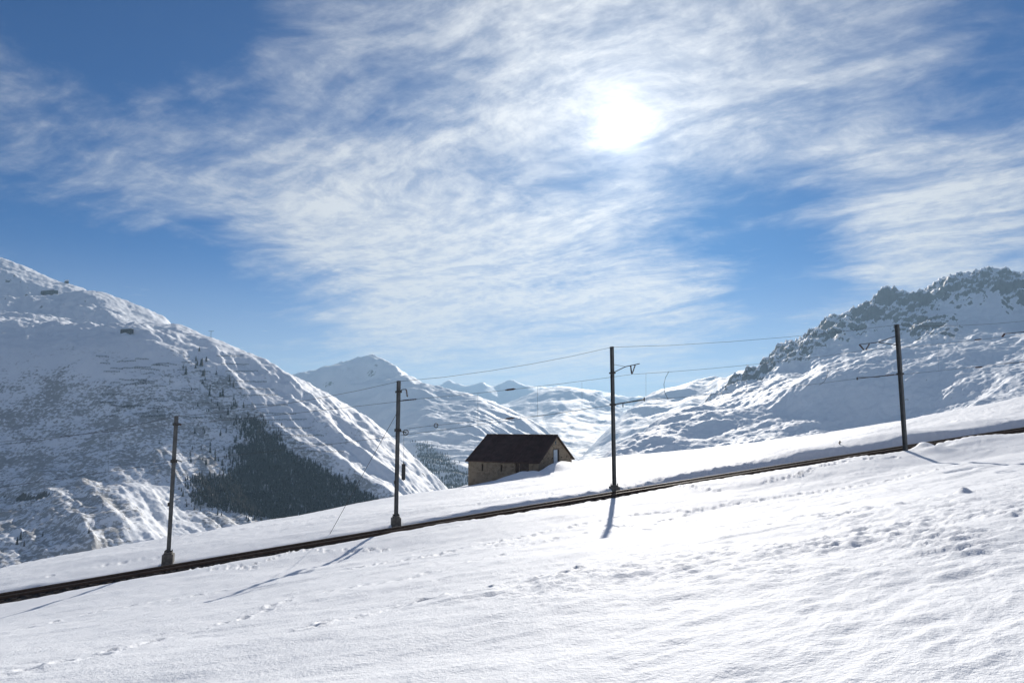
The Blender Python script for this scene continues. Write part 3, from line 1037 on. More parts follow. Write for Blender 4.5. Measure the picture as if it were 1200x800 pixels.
# ------------------------------------------------------------------ railway track
def build_track():
    root = empty('railway_track', tpt(0, 0, -0.2), 0)
    tag(root, 'dark single rack railway track cleared of snow across the slope', 'railway track')
    ox, oy, oz = root.location

    def rel(p):
        return (p[0] - ox, p[1] - oy, p[2] - oz)
    s = np.arange(-46, 74, 0.16)
    q = np.linspace(-1.42, 1.42, 24)
    SS, QQ = np.meshgrid(s, q, indexing='ij')
    S, Q = SS.ravel(), QQ.ravel()
    X = S * TDX + Q * TNX
    Y = S * TDY + Q * TNY
    Zr = zt(S) - 0.20 - 0.10 * sstep(0.9, 1.42, np.abs(Q)) + 0.035 * fbm(S, Q, 0.22, 2, 0.5, 201) + 0.02 * fbm(S, Q, 0.9, 2, 0.5, 203) - oz
    mb = grid_mesh('ballast', np.stack([X, Y, Zr], -1), len(s), len(q), smooth=False)
    bal = link('ballast', mb, MAT['ballast'], root)
    bal['kind'] = 'stuff'
    rail_s = np.arange(-46, 74.1, 1.0)
    for gq in (-0.535, 0.535):
        # rail profile: foot, web, head
        prof = [(-0.062, 0.0), (0.062, 0.0), (0.062, 0.015), (0.009, 0.03), (0.009, 0.10), (0.033, 0.11), (0.033, 0.142), (-0.033, 0.142), (-0.033, 0.11), (-0.009, 0.10), (-0.009, 0.03), (-0.062, 0.015)]
        vs, fs = [], []
        n = len(prof)
        for i, ss in enumerate(rail_s):
            for (a, h) in prof:
                vs.append(rel(tpt(ss, gq + a, -0.142 + h)))
        for i in range(len(rail_s) - 1):
            for k in range(n):
                fs.append((i * n + k, i * n + (k + 1) % n, (i + 1) * n + (k + 1) % n, (i + 1) * n + k))
        rail = MB().add(vs, fs).build('rail', MAT['rail'], root)
        hd = MB()
        vs = []
        for ss in rail_s:
            vs += [rel(tpt(ss, gq - 0.028, 0.003)), rel(tpt(ss, gq + 0.028, 0.003))]
        hd.add(vs, [(2 * i, 2 * i + 1, 2 * i + 3, 2 * i + 2) for i in range(len(rail_s) - 1)])
        hd.build('running_surface', MAT['railhead'], rail)
    # rack in the middle: two toothed bars
    for gq in (-0.03, 0.03):
        rk = MB()
        for a, b in zip(rail_s[:-1], rail_s[1:]):
            rk.bar(rel(tpt(a, gq, -0.02)), rel(tpt(b, gq, -0.02)), 0.022, 0.11)
        for ss in np.arange(-34, 50, 0.24):
            rk.bar(rel(tpt(ss, gq, 0.05)), rel(tpt(ss + 0.11, gq, 0.05)), 0.02, 0.04)
        rk.build('rack_bar', MAT['rail'], root)
    sl = MB().box(-0.12, -0.95, -0.13, 0.12, 0.95, 0.0)
    sme = sl.mesh('sleeper')
    sme.materials.append(MAT['sleeper'])
    rs = random.Random(5)
    k = 0
    ss = -34.0
    while ss < 52 and k < 150:
        p = rel(tpt(ss, 0, -0.146))
        o = link('sleeper', sme, None, root)
        o.location = p
        slope = float(np.polyval(np.polyder(TZ), ss))
        o.rotation_euler = (0, -math.atan(slope), TA + rs.uniform(-.02, .02))
        ss += 0.62
        k += 1
    # ragged ploughed snow between the rails on the upper stretch
    return root


build_track()


# ------------------------------------------------------------------ catenary masts
def zpix(px, py, Y):
    return at(px, py, Y)[2]


def pole_mesh(h, w=0.24):
    b = MB()
    t = 0.026
    b.box(-w / 2, -w / 2, -1.0, w / 2, -w / 2 + t, h)
    b.box(-w / 2, w / 2 - t, -1.0, w / 2, w / 2, h)
    b.box(-0.012, -w / 2 + t, -1.0, 0.012, w / 2 - t, h - 0.004)
    return b


def make_mast(px, py, pytop, q, label, footing=True, w=0.21):
    Y = plan_depth(px, py, q)
    base = at(px, py, Y)
    h = zpix(px, pytop, Y) - base[2]
    # top pixel's column differs slightly because the camera looks up: use the base position for both
    root = empty('catenary_mast', base, 0)
    tag(root, label, 'mast', 'masts of the railway overhead line')
    pm = pole_mesh(h, w).mesh('pole')
    pole = link('pole', pm, MAT['steel'], root)
    pole.rotation_euler = (0, 0, TA + 0.25)
    if footing:
        f = MB()
        f.box(-0.30, -0.30, -1.2, 0.30, 0.30, 0.26)
        f.box(-0.22, -0.22, 0.26, 0.22, 0.22, 0.36)
        fo = f.build('footing', MAT['concrete'], root)
        fo.rotation_euler = (0, 0, TA)
        bm = bmesh.new(); bm.from_mesh(fo.data)
        bmesh.ops.bevel(bm, geom=list(bm.edges), offset=0.02, segments=1, affect='EDGES')
        bm.to_mesh(fo.data); bm.free()
        for a in (-0.17, 0.17):
            for c in (-0.17, 0.17):
                MB().tube([(a, c, 0.34), (a, c, 0.48)], 0.03, 6).build('anchor_bolt', MAT['iron'], root).rotation_euler = (0, 0, TA)
    return root, Y, h


def lp(root, px, py, q):
    """pixel on the vertical plane at offset q from the track, relative to a mast"""
    p = Vector(at(px, py, plan_depth(px, py, q)))
    return p - root.location


def on_pole(root, py):
    """point on a mast's axis at a picture height"""
    x, y, z = root.location
    lo, hi = z - 2, z + 14
    for _ in range(50):
        m = (lo + hi) / 2
        if project(x, y, m)[1] > py:
            lo = m
        else:
            hi = m
    return Vector((0, 0, lo - z))


def collar(root, py, h=0.16, w=0.34):
    p = on_pole(root, py)
    b = MB().box(-w / 2, -w / 2, p.z - h / 2, w / 2, w / 2, p.z + h / 2)
    o = b.build('collar', MAT['iron'], root)
    o.rotation_euler = (0, 0, TA + 0.25)
    return p


def insulator(root, a, b, r=0.055, sheds=6):
    a, b = Vector(a), Vector(b)
    m = MB()
    m.tube([a, b], r * 0.4, 6)
    d = (b - a)
    for k in range(sheds):
        c = a + d * ((k + 0.7) / (sheds + 0.6))
        e = d.normalized() * (d.length / (sheds + 1) * 0.32)
        m.tube([c - e, c + e * 0.2, c + e], r, 8, r * 0.55)
    return m.build('insulator', MAT['insul'], root)


QC = -0.25
m1, Y1, h1 = make_mast(197, 654, 487, 1.9, 'steel mast on a concrete footing with two plain collars and no arms')
collar(m1, 497); collar(m1, 540, 0.18)
a = on_pole(m1, 540.5)
e = lp(m1, 213, 541, QC)
MB().tube([a, a.lerp(e, .35) + Vector((0, 0, .12)), e], 0.025, 6).build('registration_arm', MAT['iron'], m1)
a2 = on_pole(m1, 496)
e2 = lp(m1, 211, 497, QC)
MB().tube([a2, e2], 0.03, 6).build('bracket_arm', MAT['iron'], m1)
insulator(m1, e2, e2 + Vector((0, 0, -.02)) + (e2 - a2).normalized() * 0.3)
MB().box(-0.16, -0.14, 3.0, -0.123, 0.06, 3.22).build('number_plate', MAT['concrete'], m1)

m2, Y2, h2 = make_mast(464, 611, 446, 1.9, 'steel tensioning mast with a hanging counterweight, pulley and slanting guy wire')
collar(m2, 459, 0.12); collar(m2, 504, 0.2)
a = on_pole(m2, 460)
e = lp(m2, 476, 456, 1.2)
MB().tube([a, a.lerp(e, .5) + Vector((0, 0, .10)), e], 0.03, 6).build('bracket_arm', MAT['iron'], m2)
insulator(m2, e, lp(m2, 477.5, 465, 1.2), 0.07)
a = on_pole(m2, 469.5)
e = lp(m2, 489, 467.5, 0.7)
insulator(m2, a.lerp(e, .25), e, 0.05, 8)
MB().tube([a, a.lerp(e, .3)], 0.022, 6).build('bracket_arm', MAT['iron'], m2)
# pulley wheel
pc = lp(m2, 475.5, 506.5, 1.55)
wheel = MB()
pts = [pc + Vector((0.17 * math.cos(t) * TDX, 0.17 * math.cos(t) * TDY, 0.17 * math.sin(t))) for t in np.linspace(0, 2 * math.pi, 17)]
wheel.tube(pts, 0.032, 6, caps=False)
for t in (0, math.pi / 3, 2 * math.pi / 3):
    v = Vector((0.17 * math.cos(t) * TDX, 0.17 * math.cos(t) * TDY, 0.17 * math.sin(t)))
    wheel.tube([pc - v, pc + v], 0.014, 5)
pul = wheel.build('pulley', MAT['iron'], m2)
MB().tube([on_pole(m2, 504), pc], 0.035, 6).build('pulley_bracket', MAT['iron'], m2)
wt = lp(m2, 473, 543, 1.5); wb = lp(m2, 473, 562, 1.5)
cw = MB()
nd = 9
for k in range(nd):
    z0 = wb.z + (wt.z - wb.z) * k / nd
    z1 = wb.z + (wt.z - wb.z) * (k + .92) / nd
    cw.tube([(wt.x, wt.y, z0), (wt.x, wt.y, z1)], 0.125, 12)
cw.tube([(wt.x, wt.y, wb.z - .06), (wt.x, wt.y, wt.z + .1)], 0.03, 6)
cw.build('counterweight', MAT['iron'], m2)
MB().tube([pc + Vector((-.12, 0, 0)), (wt.x, wt.y, wt.z + .1)], 0.010, 5).build('weight_rope', MAT['wire'], m2)
g0 = on_pole(m2, 481)
gp_ = at(383, 624.5, plan_depth(383, 624.5, 2.6))
g1 = Vector(gp_) - m2.location - Vector((0, 0, 0.4))
MB().tube([g0, g1], 0.016, 5).build('guy_wire', MAT['wire'], m2)
MB().box(-0.16, -0.14, 2.4, -0.123, 0.06, 2.62).build('number_plate', MAT['concrete'], m2)

m3, Y3, h3 = make_mast(720, 574, 406, 1.9, 'tall steel mast near the barn with upper bracket reaching to the right')
a = on_pole(m3, 437); k = lp(m3, 733, 429.5, 0.9); e = lp(m3, 749.5, 426, QC)
MB().tube([a, k, e], 0.032, 6).build('bracket_arm', MAT['iron'], m3)
MB().tube([on_pole(m3, 426.5), k], 0.014, 5).build('stay_rod', MAT['iron'], m3)
insulator(m3, lp(m3, 739, 428.5, 0.3), lp(m3, 740.2, 438, QC), 0.06)
insulator(m3, lp(m3, 744.5, 427.2, QC), lp(m3, 740.8, 438, QC), 0.06)
a = on_pole(m3, 474); e = lp(m3, 755, 467.5, QC)
MB().tube([a, e], 0.032, 6).build('registration_arm', MAT['iron'], m3)
insulator(m3, a.lerp(e, .12), a.lerp(e, .42), 0.055, 7)
MB().tube([lp(m3, 755, 465.5, QC), lp(m3, 755, 470, QC)], 0.045, 6).build('clamp', MAT['iron'], m3)
MB().tube([lp(m3, 730, 473, 1.2), lp(m3, 730, 477, 1.2)], 0.04, 6).build('clamp', MAT['iron'], m3)
collar(m3, 474, 0.14); collar(m3, 437, 0.10)

m4, Y4, h4 = make_mast(1061, 526.5, 380, -1.9, 'steel mast between rails and open snow with arms reaching left over the track', footing=False, w=0.25)
end = lp(m4, 1007, 403.5, QC); kk = lp(m4, 1029, 401, -0.9); a = on_pole(m4, 404.5)
MB().tube([a, kk, end], 0.034, 6).build('bracket_arm', MAT['iron'], m4)
MB().tube([on_pole(m4, 393), kk], 0.034, 6).build('stay_rod', MAT['iron'], m4)
insulator(m4, end, lp(m4, 1012.5, 410, QC), 0.075)
insulator(m4, lp(m4, 1019, 402.5, -0.5), lp(m4, 1014.5, 410, QC), 0.075)
a = on_pole(m4, 438); e = lp(m4, 1004.5, 443.5, QC)
MB().tube([a, e], 0.032, 6).build('registration_arm', MAT['iron'], m4)
insulator(m4, a.lerp(e, .14), a.lerp(e, .36), 0.06, 7)
MB().tube([lp(m4, 1004.5, 442, QC), lp(m4, 1031, 441.6, -1.0)], 0.018, 5).build('registration_rod', MAT['iron'], m4)
MB().tube([e + Vector((0, 0, .1)), e - Vector((0, 0, .1))], 0.05, 6).build('clamp', MAT['iron'], m4)
collar(m4, 438, 0.14, .38)

m5, Y5, h5 = make_mast(1240, 491, 372, -1.9, 'steel mast standing beyond the upper end of the railway curve', footing=False, w=0.25)
end = lp(m5, 1176, 391, QC); a = on_pole(m5, 386)
MB().tube([a, end], 0.034, 6).build('bracket_arm', MAT['iron'], m5)
insulator(m5, end + Vector((0.1, 0, 0)), lp(m5, 1174, 395, QC), 0.08)
a = on_pole(m5, 421); e = lp(m5, 1177, 426, QC)
MB().tube([a, e], 0.034, 6).build('registration_arm', MAT['iron'], m5)


# ------------------------------------------------------------------ overhead wires
def wire_pts(pp, q, sag=0.0):
    return [Vector(at(px, py, plan_depth(px, py, q))) for px, py in pp]


def wire(name, pp, q, label, r=0.011, parent=None):
    m = MB()
    m.tube(wire_pts(pp, q), r, 5)
    o = m.build(name, MAT['wire'], parent)
    if parent is None:
        tag(o, label, 'wire')
    return o


def strain(parent, px0, py0, px1, py1, q=QC, r=0.06):
    p, s_ = wire_pts([(px0, py0), (px1, py1)], q)
    m = MB()
    d = s_ - p
    m.tube([p, p + d * .12, p + d * .5, p + d * .88, s_], r * .6, 8)
    m.tube([p + d * .15, p + d * .85], r, 8)
    return m.build('insulator', MAT['insul'], parent)


def sagged(a, b, sag, n=6):
    return [(a[0] + (b[0] - a[0]) * t, a[1] + (b[1] - a[1]) * t + sag * 4 * t * (1 - t)) for t in [i / n for i in range(n + 1)]]


def chain(*segs):
    out = []
    for s_ in segs:
        out += s_ if not out else s_[1:]
    return out


fw = MB()
tops = [Vector((m.location.x, m.location.y, m.location.z + h)) for m, h in ((m1, h1), (m2, h2), (m3, h3), (m4, h4), (m5, h5))]
first = Vector(at(-70, 526, plan_depth(-70, 526, 1.9)))
pts = [first]
for b in tops:
    a = pts[-1]
    for t in (0.2, 0.4, 0.6, 0.8, 1.0):
        p = a.lerp(b, t)
        p.z += -0.25 * 4 * t * (1 - t) - (0.06 if t < 1 else 0.04)
        pts.append(p)
fw.tube(pts, 0.012, 5)
tag(fw.build('feeder_wire', MAT['wire']), 'thin topmost wire strung from mast top to mast top', 'wire')

mw = wire('messenger_wire', chain(sagged((-70, 523), (206, 497), 1.5), sagged((206, 497), (489, 467.5), 1.5)), QC + 0.5, 'upper carrying wire left of the tensioning mast above the contact wire')
mw2 = wire('messenger_wire', chain(sagged((489, 467.3), (740.5, 438.5), 1.6), sagged((740.5, 438.5), (1013.5, 410.5), 3.0), sagged((1013.5, 410.5), (1174, 395), 1.0), [(1174, 395), (1260, 388)]), QC,
           'upper carrying wire running right from the counterweight mast over the track')
strain(mw2, 592, 457, 604, 455.5); strain(mw2, 1142, 398.2, 1150, 397.4)
cwire = wire('contact_wire', chain(sagged((-70, 580), (205, 540.5), .8), sagged((205, 540.5), (465, 510.5), 1.0), sagged((465, 510.5), (755, 468.3), 1.2), sagged((755, 468.3), (1004.5, 443.5), 2.2), sagged((1004.5, 443.5), (1177, 426), .6), [(1177, 426), (1260, 419)]), QC,
             'lower contact wire hanging along the whole track beneath the carrying wires')
strain(cwire, 1143, 430.6, 1151, 429.8)
for a_, b_ in (((126.5, 505), (127, 552.5)), ((682, 447.3), (682, 480)), ((757, 437), (757, 468.5)), ((560, 460.5), (560, 497.5)), ((630, 453), (630, 487.5)), ((875, 426.5), (875, 458.5)), ((1100, 402.5), (1100, 435))):
    p, s_ = wire_pts([a_, b_], QC)
    MB().tube([p, s_], 0.006, 4).build('dropper', MAT['wire'], cwire)
for pp in ([(784, 435), (780, 442), (778, 450), (779, 460), (783, 468)], [(970, 433), (969, 441), (966, 447), (960, 451)]):
    MB().tube(wire_pts(pp, QC), 0.016, 5).build('jumper', MAT['wire'], cwire)
tw = wire('tension_wire', [(477, 502), (511, 498), (597, 490), (640, 486), (700, 477), (754, 469)], 0.4, 'short wire from the pulley of the counterweight mast to the contact wire')
strain(tw, 592, 490.6, 603, 489.4, 0.4)
pc = wire_pts([(511, 498.3)], 0.4)[0]
ring = MB()
ring.tube([pc + Vector((0.13 * math.cos(t) * TDX, 0.13 * math.cos(t) * TDY, 0.13 * math.sin(t))) for t in np.linspace(0, 2 * math.pi, 13)], 0.03, 5, caps=False)
ring.tube([pc - Vector((.13, .04, 0)), pc + Vector((.13, .04, 0))], 0.012, 5)
ring.build('pulley', MAT['iron'], tw)


# ------------------------------------------------------------------ stone barn
def stone_mat():
    m, t, b = new_mat('barn_stone')
    tc = t.node('ShaderNodeTexCoord')
    v = t.node('ShaderNodeTexVoronoi', feature='F1')
    p = t.vm('MULTIPLY', tc.outputs['Object'], (2.2, 2.2, 3.6)).outputs[0]
    pw = t.vm('ADD', p, t.noise(tc.outputs['Object'], 3.0, 3, 0.5, 'Color')).outputs[0]
    t.l.new(pw, v.inputs['Vector'])
    v.inputs['Scale'].default_value = 1.0
    e = t.node('ShaderNodeTexVoronoi', feature='DISTANCE_TO_EDGE')
    t.l.new(pw, e.inputs['Vector'])
    sepc = t.node('ShaderNodeSeparateColor')
    t.l.new(v.outputs['Color'], sepc.inputs[0])
    c = t.mix(sepc.outputs[0], (0.20, 0.155, 0.105), (0.50, 0.40, 0.28))
    c = t.mix(t.ramp(t.noise(tc.outputs['Object'], 0.7, 4, 0.6), 0.35, 0.7), c, (0.44, 0.345, 0.24))
    c = t.mix(t.ramp(e.outputs['Distance'], 0.0, 0.10, 0.7, 0.0), c, (0.36, 0.31, 0.25))
    t.l.new(c, b.inputs['Base Color'])
    b.inputs['Roughness'].default_value = 0.9
    bp = t.node('ShaderNodeBump')
    bp.inputs['Strength'].default_value = 1.0
    bp.inputs['Distance'].default_value = 0.06
    t.l.new(t.ramp(e.outputs['Distance'], 0.0, 0.15), bp.inputs['Height'])
    t.l.new(bp.outputs[0], b.inputs['Normal'])
    return m


MAT['stone'] = stone_mat()
MAT['roof'] = simple('brown_roof_sheet', (0.068, 0.042, 0.033), 0.75, 0.0, 0.3, 1.2)
MAT['bluedoor'] = simple('pale_door', (0.42, 0.50, 0.58), 0.6, 0.0, 0.12, 3.0)


def build_barn():
    BY = 98.0
    C0 = at(631, 541, BY)
    al = R(28)
    root = empty('stone_barn', (C0[0], C0[1], 0.0), 0)
    root.rotation_euler = (0, 0, -al)
    tag(root, 'stone barn with dark brown gable roof half buried in drifted snow', 'barn')
    # local frame: -x along the long wall to the left, +y along the gable away from the camera
    Lb, W = 11.6, 12.0
    z1 = C0[2]                     # eaves
    zr = at(651.5, 511, BY + 5.3)[2]
    zb = z1 - 5.2
    rise = zr - z1
    T = 0.55
    # long front wall with openings cut as real recesses
    openings = [(-9.35, -9.05, z1 - 1.5, z1 - 0.55), (-6.15, -5.85, z1 - 1.5, z1 - 0.55), (-3.75, -3.1, z1 - 1.9, z1 - 0.15)]
    wf = MB()
    xs = -Lb
    for (a, b, c, d) in openings:
        wf.box(xs, 0, zb, a, T, z1)
        wf.box(a, 0.0, zb, b, T, c)
        wf.box(a, 0.0, d, b, T, z1)
        xs = b
    wf.box(xs, 0, zb, 0, T, z1)
    w1 = wf.build('front_wall', MAT['stone'], root)
    for (a, b, c, d) in openings[:2]:
        MB().box(a, 0.30, c, b, 0.34, d).build('slit_window', MAT['darkglass'], root)
    a, b, c, d = openings[2]
    MB().box(a, 0.25, c, b, 0.31, d).build('side_door', MAT['timber'], root)
    # timber shutter next to the side door, proud of the wall
    sh = MB()
    for k in range(5):
        x0 = -3.0 + k * 0.30
        sh.box(x0, -0.05 - 0.012 * (k % 2), z1 - 1.7, x0 + 0.285, -0.004, z1 - 0.25)
    sh.build('timber_panel', MAT['timber'], root)
    # corner quoins
    for k in range(9):
        lq = 0.55 if k % 2 else 0.32
        MB().box(-lq, -0.03, z1 - 0.45 * (k + 1) + 0.02, 0.03, 0.35 if k % 2 else 0.6, z1 - 0.45 * k - 0.02).build('quoin', MAT['stone'], root)
        MB().box(-Lb - 0.03, -0.03, z1 - 0.45 * (k + 1) + 0.02, -Lb + lq, 0.3, z1 - 0.45 * k - 0.02).build('quoin', MAT['stone'], root)
    # gable walls: prism slices
    def gable(x0, x1, name, door):
        g = MB()
        dy0, dy1, dz0, dz1 = W / 2 - 1.05, W / 2 + 1.15, z1 - 0.6, z1 + 1.65
        def top(y):
            return z1 + rise * (1 - abs(y - W / 2) / (W / 2))
        cuts = [T, dy0, W / 2, dy1, W - T] if door else [T, W / 2, W - T]
        for ya, yb in zip(cuts[:-1], cuts[1:]):
            lo = zb
            if door and ya >= dy0 and yb <= dy1:
                lo = dz1
                vs = [(x0, ya, zb), (x1, ya, zb), (x1, yb, zb), (x0, yb, zb), (x0, ya, dz0), (x1, ya, dz0), (x1, yb, dz0), (x0, yb, dz0)]
                g.add(vs, [(3, 2, 1, 0), (4, 5, 6, 7), (0, 1, 5, 4), (1, 2, 6, 5), (2, 3, 7, 6), (3, 0, 4, 7)])
            vs = [(x0, ya, lo), (x1, ya, lo), (x1, yb, lo), (x0, yb, lo), (x0, ya, top(ya)), (x1, ya, top(ya)), (x1, yb, top(yb)), (x0, yb, top(yb))]
            g.add(vs, [(3, 2, 1, 0), (4, 5, 6, 7), (0, 1, 5, 4), (1, 2, 6, 5), (2, 3, 7, 6), (3, 0, 4, 7)])
        o = g.build(name, MAT['stone'], root)
        if door:
            MB().box(x0 + 0.10, dy0, dz0, x0 + 0.18, dy1, dz1).build('door_recess', MAT['darkglass'], root)
            dl = MB()
            for k in range(5):
                ya = dy0 + 0.5 + k * 0.27
                dl.box(x1 - 0.16, ya, dz0 + 0.12, x1 - 0.10, ya + 0.255, dz1 - 0.08)
            dd = dl.build('gable_door', MAT['bluedoor'], root)
            dd['label'] = 'pale blue plank door leaf in the gable'
            fr = MB()
            fr.box(x1 - 0.2, dy0, dz0, x1 + 0.03, dy0 + 0.14, dz1)
            fr.box(x1 - 0.2, dy1 - 0.14, dz0, x1 + 0.03, dy1, dz1)
            fr.box(x1 - 0.2, dy0 + 0.14, dz1 - 0.14, x1 + 0.03, dy1 - 0.14, dz1)
            fr.build('door_frame', MAT['timber'], root)
            MB().box(x1 - 0.3, dy0 + .15, dz0 + 0.004, x1 + 0.25, dy1 - .15, dz0 + 0.14).build('snow_on_sill', MAT['snow'], root)
            # vent hole near the peak
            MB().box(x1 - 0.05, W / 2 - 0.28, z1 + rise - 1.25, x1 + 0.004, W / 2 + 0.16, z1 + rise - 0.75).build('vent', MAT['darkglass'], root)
            for yb in (1.2, 3.1, 4.6, 7.9, 9.8):
                MB().box(x1 - .02, yb, z1 + 0.25, x1 + 0.05, yb + 0.22, z1 + 0.42).build('beam_end', MAT['timber'], root)
    gable(-T, 0.0, 'gable_wall', True)
    gable(-Lb, -Lb + T, 'gable_wall', False)
    MB().box(-Lb, W - T, zb, 0, W, z1).build('back_wall', MAT['stone'], root)
    # roof: two thick slopes with battens showing as ribs
    oh, ov, th = 0.42, 0.35, 0.16
    sl = rise / (W / 2)
    for side in (0, 1):
        ye = -oh if side == 0 else W + oh
        ze = z1 - oh * sl
        yr_ = W / 2
        vs = []
        n_ = 10
        for i in range(n_ + 1):
            x = -Lb - ov + (Lb + 2 * ov) * i / n_
            dz_ = 0.03 * math.sin(i * 1.9) + 0.03 * math.sin(i * 0.6)
            vs += [(x, ye, ze + dz_ * .7 + .012), (x, yr_, zr + dz_ + .012), (x, yr_, zr + dz_ + th), (x, ye, ze + dz_ * .7 + th)]
        fs = []
        for i in range(n_):
            a = 4 * i
            for k in range(4):
                fs.append((a + k, a + (k + 1) % 4, a + 4 + (k + 1) % 4, a + 4 + k))
        fs += [(3, 2, 1, 0), (4 * n_, 4 * n_ + 1, 4 * n_ + 2, 4 * n_ + 3)]
        rf = MB().add(vs, fs).build('roof_slope', MAT['roof'], root)
        rb = MB()
        for k in range(26):
            x = -Lb - ov + 0.12 + k * (Lb + 2 * ov - .24) / 25
            rb.bar((x, ye + (0.02 if side == 0 else -0.02), ze + th + 0.03), (x, yr_, zr + th + 0.03), 0.05, 0.045)
        rb.build('roof_seams', MAT['roof'], rf)
    MB().tube([(-Lb - ov, W / 2, zr + th + 0.03), (ov, W / 2, zr + th + 0.03)], 0.10, 8).build('ridge_cap', MAT['roof'], root)
    root.location.z = 0.0
    return root


build_barn()

# ------------------------------------------------------------------ small dark stake on the snow bank
x_, y_ = ray_ground(984, 522)
stake = empty('marker_stake', (x_, y_, gz(x_, y_)), 0)
tag(stake, 'short dark wooden stake sticking out of the snow bank', 'stake')
MB().tube([(0, 0, -.3), (0.02, 0, .22), (0.05, 0.01, .38)], 0.055, 7, 0.04).build('post', MAT['timber'], stake)
MB().bar((-.10, 0, .20), (.14, 0, .28), 0.05, 0.06).build('crosspiece', MAT['timber'], stake)


# ------------------------------------------------------------------ forest, single conifers, avalanche fences, cableway on the left mountain
def conifer(rs, h=18.0, tiers=4, sides=7):
    m = MB()
    for k in range(tiers):
        z0 = h * (0.08 + 0.80 * k / tiers)
        z1 = h * (0.08 + 0.80 * k / tiers + 1.45 * 0.92 / tiers)
        z1 = min(z1, h)
        r = h * 0.19 * (1 - 0.8 * k / tiers)
        ph = rs.uniform(0, 6)
        ring = []
        for j in range(sides):
            an = ph + 2 * math.pi * j / sides
            rr_ = r * rs.uniform(0.65, 1.2)
            ring.append((rr_ * math.cos(an), rr_ * math.sin(an), z0 - rs.uniform(0, .06) * h))
        m.add(ring + [(0, 0, z1)], [(j, (j + 1) % sides, sides) for j in range(sides)])
    return m


rs = random.Random(11)
variants = []
for k in range(4):
    mb = conifer(rs, 1.0)
    variants.append(mb)


def scatter_forest(name, label, H, poly, bounds, count, hmin, hmax, y_ref, dens_noise=None, seed=1, mat=None):
    rg = np.random.RandomState(seed)
    X = rg.uniform(bounds[0], bounds[1], count)
    Y = rg.uniform(bounds[2], bounds[3], count)
    Z = H(X, Y)
    px, py = project(X, Y, Z)
    jx = px + rg.normal(0, 2.5, count) * (1 + 2.6 * (px < 330)) + (3 + 8 * (px < 330)) * fbm(X, Y, 90.0, 3, 0.6, 401)
    jy = py + rg.normal(0, 2.0, count) + (3 + 7 * (px < 330)) * fbm(X, Y, 90.0, 3, 0.6, 405)
    ok = in_poly(jx, jy, poly)
    if dens_noise is not None:
        ok &= fbm(X, Y, dens_noise[0], 3, 0.5, 77) > dens_noise[1]
    idx = np.nonzero(ok)[0]
    V, F, off = [], [], 0
    vv = [(np.array(v.v), np.array(v.f)) for v in variants]
    for i in idx:
        a, f = vv[rg.randint(len(vv))]
        h = hmin + (hmax - hmin) * rg.beta(1.6, 1.8)
        an = rg.uniform(0, 6.28)
        c, s = math.cos(an), math.sin(an)
        W_ = rg.uniform(0.8, 1.15)
        x = (a[:, 0] * c - a[:, 1] * s) * h * W_ + X[i]
        y = (a[:, 0] * s + a[:, 1] * c) * h * W_ + Y[i]
        z = a[:, 2] * h + Z[i] - 0.8
        V.append(np.stack([x, y, z], -1))
        F.append(f + off)
        off += len(a)
    V = np.concatenate(V)
    F = np.concatenate(F)
    me = bpy.data.meshes.new(name)
    n = len(F)
    me.vertices.add(len(V)); me.vertices.foreach_set('co', V.astype(np.float32).ravel())
    me.loops.add(n * 3); me.loops.foreach_set('vertex_index', F.astype(np.int32).ravel())
    me.polygons.add(n)
    me.polygons.foreach_set('loop_start', np.arange(0, n * 3, 3, dtype=np.int32))
    me.polygons.foreach_set('loop_total', np.full(n, 3, dtype=np.int32))
    me.update(calc_edges=True)
    o = link(name, me, mat or MAT['conifer'])
    tag(o, label, 'forest', kind='stuff')
    print(name, len(idx), 'trees')
    return o


forest_poly = [(292, 486), (312, 507), (346, 533), (392, 558), (448, 590), (470, 606), (430, 640), (360, 640), (332, 612), (300, 604), (284, 596), (246, 594), (232, 590), (230, 572), (240, 562), (262, 556), (283, 548), (288, 525), (296, 515), (290, 498)]
scatter_forest('conifer_forest', 'dark conifer wood covering the shaded side of the spur', HL, forest_poly, (-1050, -300, 1700, 2480), 46000, 7, 19, 2100, None, 4)
far_poly = [(486, 520), (500, 521), (520, 535), (545, 555), (560, 572), (540, 585), (520, 575), (505, 560), (494, 545)]
scatter_forest('distant_forest', 'hazy grey conifer wood low on the flank of the pointed peak', HC, far_poly, (-900, -100, 4000, 7000), 16000, 14, 24, 5000, (260.0, -0.8), 6)

cmesh = []
for v in variants:
    me = v.mesh('conifer')
    me.materials.append(MAT['conifer'])
    cmesh.append(me)
rs = random.Random(21)
spots = []
for _ in range(40):       # along the bright crest of the spur
    t = rs.random()
    px = 232 + 68 * t + rs.gauss(-9, 9)
    py = 415 + 90 * t + rs.gauss(4, 8)
    spots.append((px, py, rs.uniform(14, 32), 'dark conifer on the bright upper crest of the wooded spur'))
for _ in range(46):       # scattered above and left of the wood
    spots.append((rs.uniform(222, 300), rs.uniform(505, 562), rs.uniform(10, 24), 'scattered dark conifer in shaded snow above the edge of the wood'))
for _ in range(20):
    spots.append((rs.uniform(285, 345), rs.uniform(596, 612), rs.uniform(9, 17), 'dark conifer on the snow patch below the wood'))
for _ in range(14):
    spots.append((rs.uniform(170, 250), rs.uniform(440, 520), rs.uniform(8, 14), 'small conifer among the short rows of avalanche barriers'))
for px, py, h in [(20, 638, 16), (28, 640, 13), (24, 632, 18), (104, 625, 12), (50, 628, 10)]:
    spots.append((px, py, h, 'conifer among the sunlit ribs under the hillside path'))
